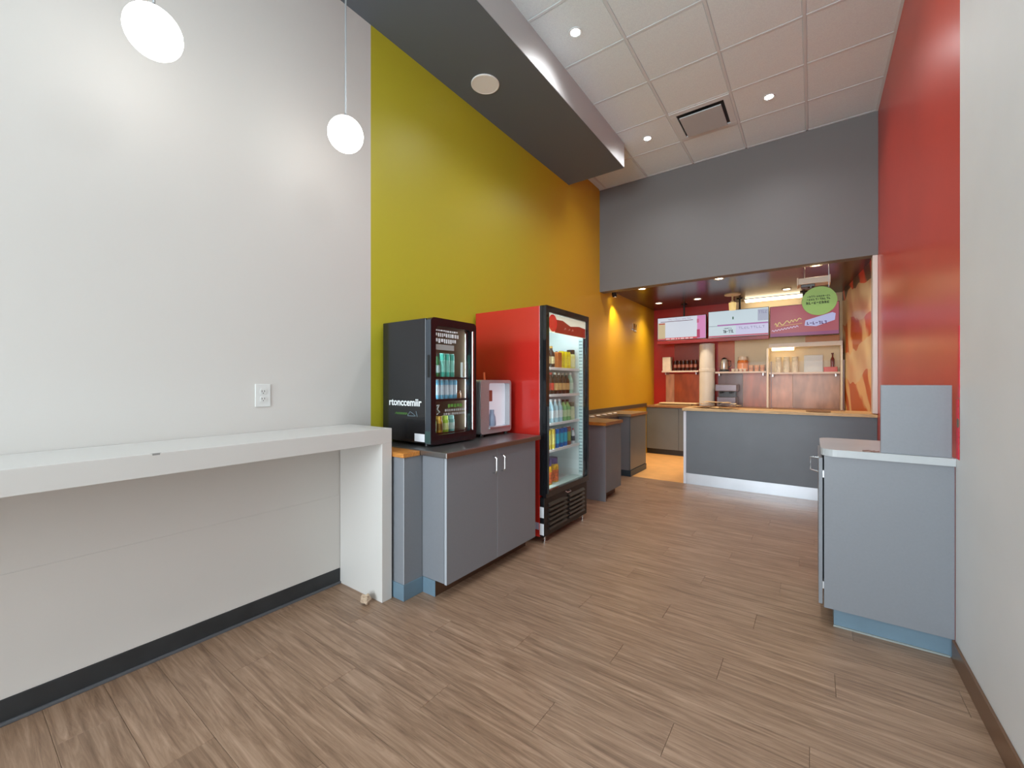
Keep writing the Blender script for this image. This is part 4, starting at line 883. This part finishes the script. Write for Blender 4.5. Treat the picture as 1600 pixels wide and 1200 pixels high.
# ------------------------------------------------------------------ kitchen ceiling things
KZ = 2.80
klights = [(-2.14, 6.40, 'by the mustard wall in the front row'), (-1.06, 6.40, 'in the middle of the front row'), (0.03, 6.36, 'near the green sign in the front row'), (-2.28, 7.74, 'by the mustard wall in the rear row'), (-1.62, 7.74, 'second from the mustard wall in the rear row'), (-0.33, 7.74, 'above the plum board in the rear row')]
for (x, y, lab) in klights:
    downlight(x, y, KZ - 0.001, 0.055, (255, 232, 190), 18, 'warm kitchen ceiling downlight ' + lab, 'kitchen downlights', 75, (1.0, 0.80, 0.55), 125)
t = thing('track_spotlight', 'small black and white swivel spotlight above the mustard wall', 'spotlight', (-2.50, 6.16, 2.80))
q = nb(); lathe(q, [(0.03, 2.80), (0.03, 2.785), (0.008, 2.78), (0.008, 2.745)], (-2.50, 6.16, 0), 14); obj('mount', q, BLACK, t, True)
q = nb(); lathe(q, [(0.022, -0.05), (0.036, 0.0), (0.036, 0.05), (0.03, 0.05)], (0, 0, 0), 18, 'y')
bmesh.ops.rotate(q, verts=q.verts, cent=(0, 0, 0), matrix=Matrix.Rotation(math.radians(-60), 3, 'X')); bmesh.ops.translate(q, verts=q.verts, vec=(-2.50, 6.17, 2.735)); obj('head', q, BLACK, t, True)
q = nb(); lathe(q, [(0.03, 0.0), (0.002, 0.006)], (0, 0, 0), 18, 'y'); bmesh.ops.rotate(q, verts=q.verts, cent=(0, 0, 0), matrix=Matrix.Rotation(math.radians(-60), 3, 'X')); bmesh.ops.translate(q, verts=q.verts, vec=(-2.50, 6.197, 2.69)); obj('bulb', q, M('spot_bulb', (255, 255, 255), 0.4, emit=(255, 240, 210), es=20), t, True)
spot('track_spot_beam', (-2.46, 6.25, 2.66), 25, (1.0, 0.85, 0.5), 80, 0.7, 0.03, (math.radians(25), math.radians(12), 0))
# fluorescent batten
t = thing('fluorescent_batten', 'lit fluorescent tube light on the kitchen ceiling above the menu boards', 'ceiling light', (-0.55, 8.30, 2.72))
obj('housing', B(-0.98, -0.12, 8.25, 8.35, 2.792, 2.80, 0.002), TEE, t)
obj('diffuser', B(-0.96, -0.14, 8.26, 8.34, 2.748, 2.792, 0.012, 3), M('fluoro_diffuser', (255, 255, 255), 0.4, emit=(255, 232, 190), es=5), t, True)
# cream lamp on a ceiling disc
t = thing('cream_pendant', 'cream cylinder pendant under a pale ceiling disc by the black pole', 'pendant light', (-1.07, 7.66, 2.5))
q = nb(); lathe(q, [(0.12, 2.80), (0.12, 2.785), (0.03, 2.78)], (-1.07, 7.66, 0), 24); obj('ceiling_disc', q, M('disc_cream', (206, 188, 150), 0.4), t, True)
q = nb(); lathe(q, [(0.014, 2.785), (0.014, 2.70), (0.03, 2.68), (0.02, 2.66)], (-1.07, 7.66, 0), 14); obj('stem', q, M('disc_cream', (206, 188, 150)), t, True)
q = nb(); lathe(q, [(0.05, 2.54), (0.056, 2.66), (0.02, 2.668)], (-1.07, 7.66, 0), 20); obj('shade', q, M('shade_cream', (232, 214, 150), 0.4, emit=(240, 214, 140), es=0.5), t, True)
# projector
t = thing('projector', 'white box projector hung on two rods behind the bulkhead', 'projector', (0.0, 6.25, 2.52))
obj('body', B(-0.145, 0.155, 6.16, 6.36, 2.54, 2.615, 0.006), M('projector_beige', (206, 190, 168), 0.4), t)
obj('end_cap', B(0.155, 0.168, 6.155, 6.365, 2.53, 2.625, 0.003), M('projector_cap', (226, 208, 184), 0.4), t)
obj('end_cap', B(-0.158, -0.145, 6.155, 6.365, 2.53, 2.625, 0.003), M('projector_cap', (226, 208, 184)), t)
q = nb(); box(q, -0.12, 0.02, 6.18, 6.30, 2.505, 2.54, 0.004); lathe(q, [(0.03, 2.49), (0.034, 2.51)], (-0.02, 6.2, 0), 14); obj('lens_block', q, M('lens_dark', (58, 44, 34), 0.3), t)
for xx in (-0.085, 0.155): q = nb(); lathe(q, [(0.006, 2.61), (0.006, 2.80)], (xx, 6.26, 0), 8); obj('rod', q, ALU, t, True)
# round green sign
sx, sy, sz = 0.060, 6.12, 2.318
t = thing('round_sign', 'round lime green sign with dark lettering hanging under the projector', 'sign', (sx, sy, sz - 0.165))
q = nb(); lathe(q, [(0.168, -0.004), (0.170, 0.0), (0.168, 0.004)], (sx, sy, sz), 40, 'y'); obj('disc', q, M('lime_sign', (150, 192, 96), 0.5, var=0.06, vscale=6), t)
q = nb(); yy = sy - 0.005
scribble(q, sx - 0.115, sx + 0.11, sz + 0.045, yy, 0.020, 12, 0.005, 41); scribble(q, sx - 0.12, sx + 0.11, sz + 0.010, yy, 0.022, 11, 0.006, 44); scribble(q, sx - 0.125, sx + 0.10, sz - 0.035, yy, 0.030, 9, 0.008, 47)
obj('lettering', q, M('dark_green_ink', (52, 74, 34), 0.6), t)
q = nb(); lathe(q, [(0.002, sz + 0.15), (0.002, 2.80)], (sx + 0.09, sy, 0), 6); obj('string', q, ALU, t)
# small chrome letter-like marks on the mustard wall
t = thing('wall_chrome_marks', 'small chrome letter-like marks on the mustard wall', 'bracket', (XL, 7.31, 2.30))
q = nb(); tube(q, [(XL + 0.01, 7.24, 2.40), (XL + 0.012, 7.25, 2.31), (XL + 0.012, 7.20, 2.29)], 0.008, 6); obj('mark_tube', q, CHROME, t, True)
q = nb(); tube(q, [(XL + 0.01, 7.32, 2.28), (XL + 0.012, 7.34, 2.40), (XL + 0.012, 7.40, 2.30), (XL + 0.012, 7.42, 2.40)], 0.008, 6); obj('mark_tube', q, CHROME, t, True)
q = nb(); box(q, XL, XL + 0.012, 7.18, 7.26, 2.28, 2.30); box(q, XL, XL + 0.012, 7.31, 7.43, 2.27, 2.29); obj('mark_bar', q, CHROME, t)

# ------------------------------------------------------------------ right-hand cabinet
t = thing('side_cabinet', 'pale grey cabinet against the red wall, its blank side to the room', 'cabinet', (0.3, 3.19, 0))
obj('body', B(0.050, XR - 0.001, 2.900, 3.48, 0.10, 0.944, 0.001), LAM, t)
d = obj('door', B(0.026, 0.044, 2.905, 3.475, 0.115, 0.930, 0.0015), LAM, t)
q = nb(); tube(q, [(0.027, 2.945, 0.845), (-0.012, 2.945, 0.855), (-0.012, 2.945, 0.925), (0.027, 2.945, 0.925)], 0.005, 8); obj('handle', q, CHROME, d)
q = nb(); box(q, 0.044, 0.050, 2.91, 2.94, 0.82, 0.86); box(q, 0.044, 0.050, 2.91, 2.94, 0.2, 0.24); obj('hinge', q, ALU, t)
obj('toe_kick', B(0.094, XR - 0.001, 2.928, 3.48, 0.0, 0.0995), KICKB, t)
obj('cove_lip', B(0.092, XR - 0.013, 2.918, 2.928, 0.0, 0.008), M('cove_lip', (150, 158, 156), 0.5), t)
poly = []
for k in range(7): a = PI + PI / 2 * k / 6; poly.append((0.105 + 0.07 * math.cos(a), 2.950 + 0.07 * math.sin(a)))
poly += [(XR - 0.001, 2.880), (XR - 0.001, 3.50)]
for k in range(7): a = PI / 2 + PI / 2 * k / 6; poly.append((0.105 + 0.07 * math.cos(a), 3.43 + 0.07 * math.sin(a)))
q = nb(); prism(q, poly, 0.945, 0.983)
wt = tag(obj('side_worktop', q, M('pale_grey_top', (186, 190, 192), 0.3, var=0.06, vscale=5), origin=(0.3, 3.19, 0.945)), 'pale grey worktop with rounded corner on the side cabinet', 'worktop')
tag(obj('splash_screen', B(0.287, 0.549, 2.897, 2.915, 0.983, 1.338, 0.002), LAM, origin=(0.418, 2.906, 0.983)), 'grey laminate side screen standing on the pale grey worktop', 'screen')
q = nb(); tube(q, [(0.215, 2.905, 0.9865), (0.24, 2.91, 0.989), (0.262, 2.90, 0.9865), (0.283, 2.905, 0.988)], 0.0035, 6); tube(q, [(0.25, 2.905, 0.9865), (0.265, 2.925, 0.9865)], 0.0035, 6)
tag(obj('twist_tie', q, M('tie_brown', (130, 96, 84), 0.6), origin=(0.25, 2.905, 0.983)), 'thin brown twist of wire on the pale grey worktop', 'wire')
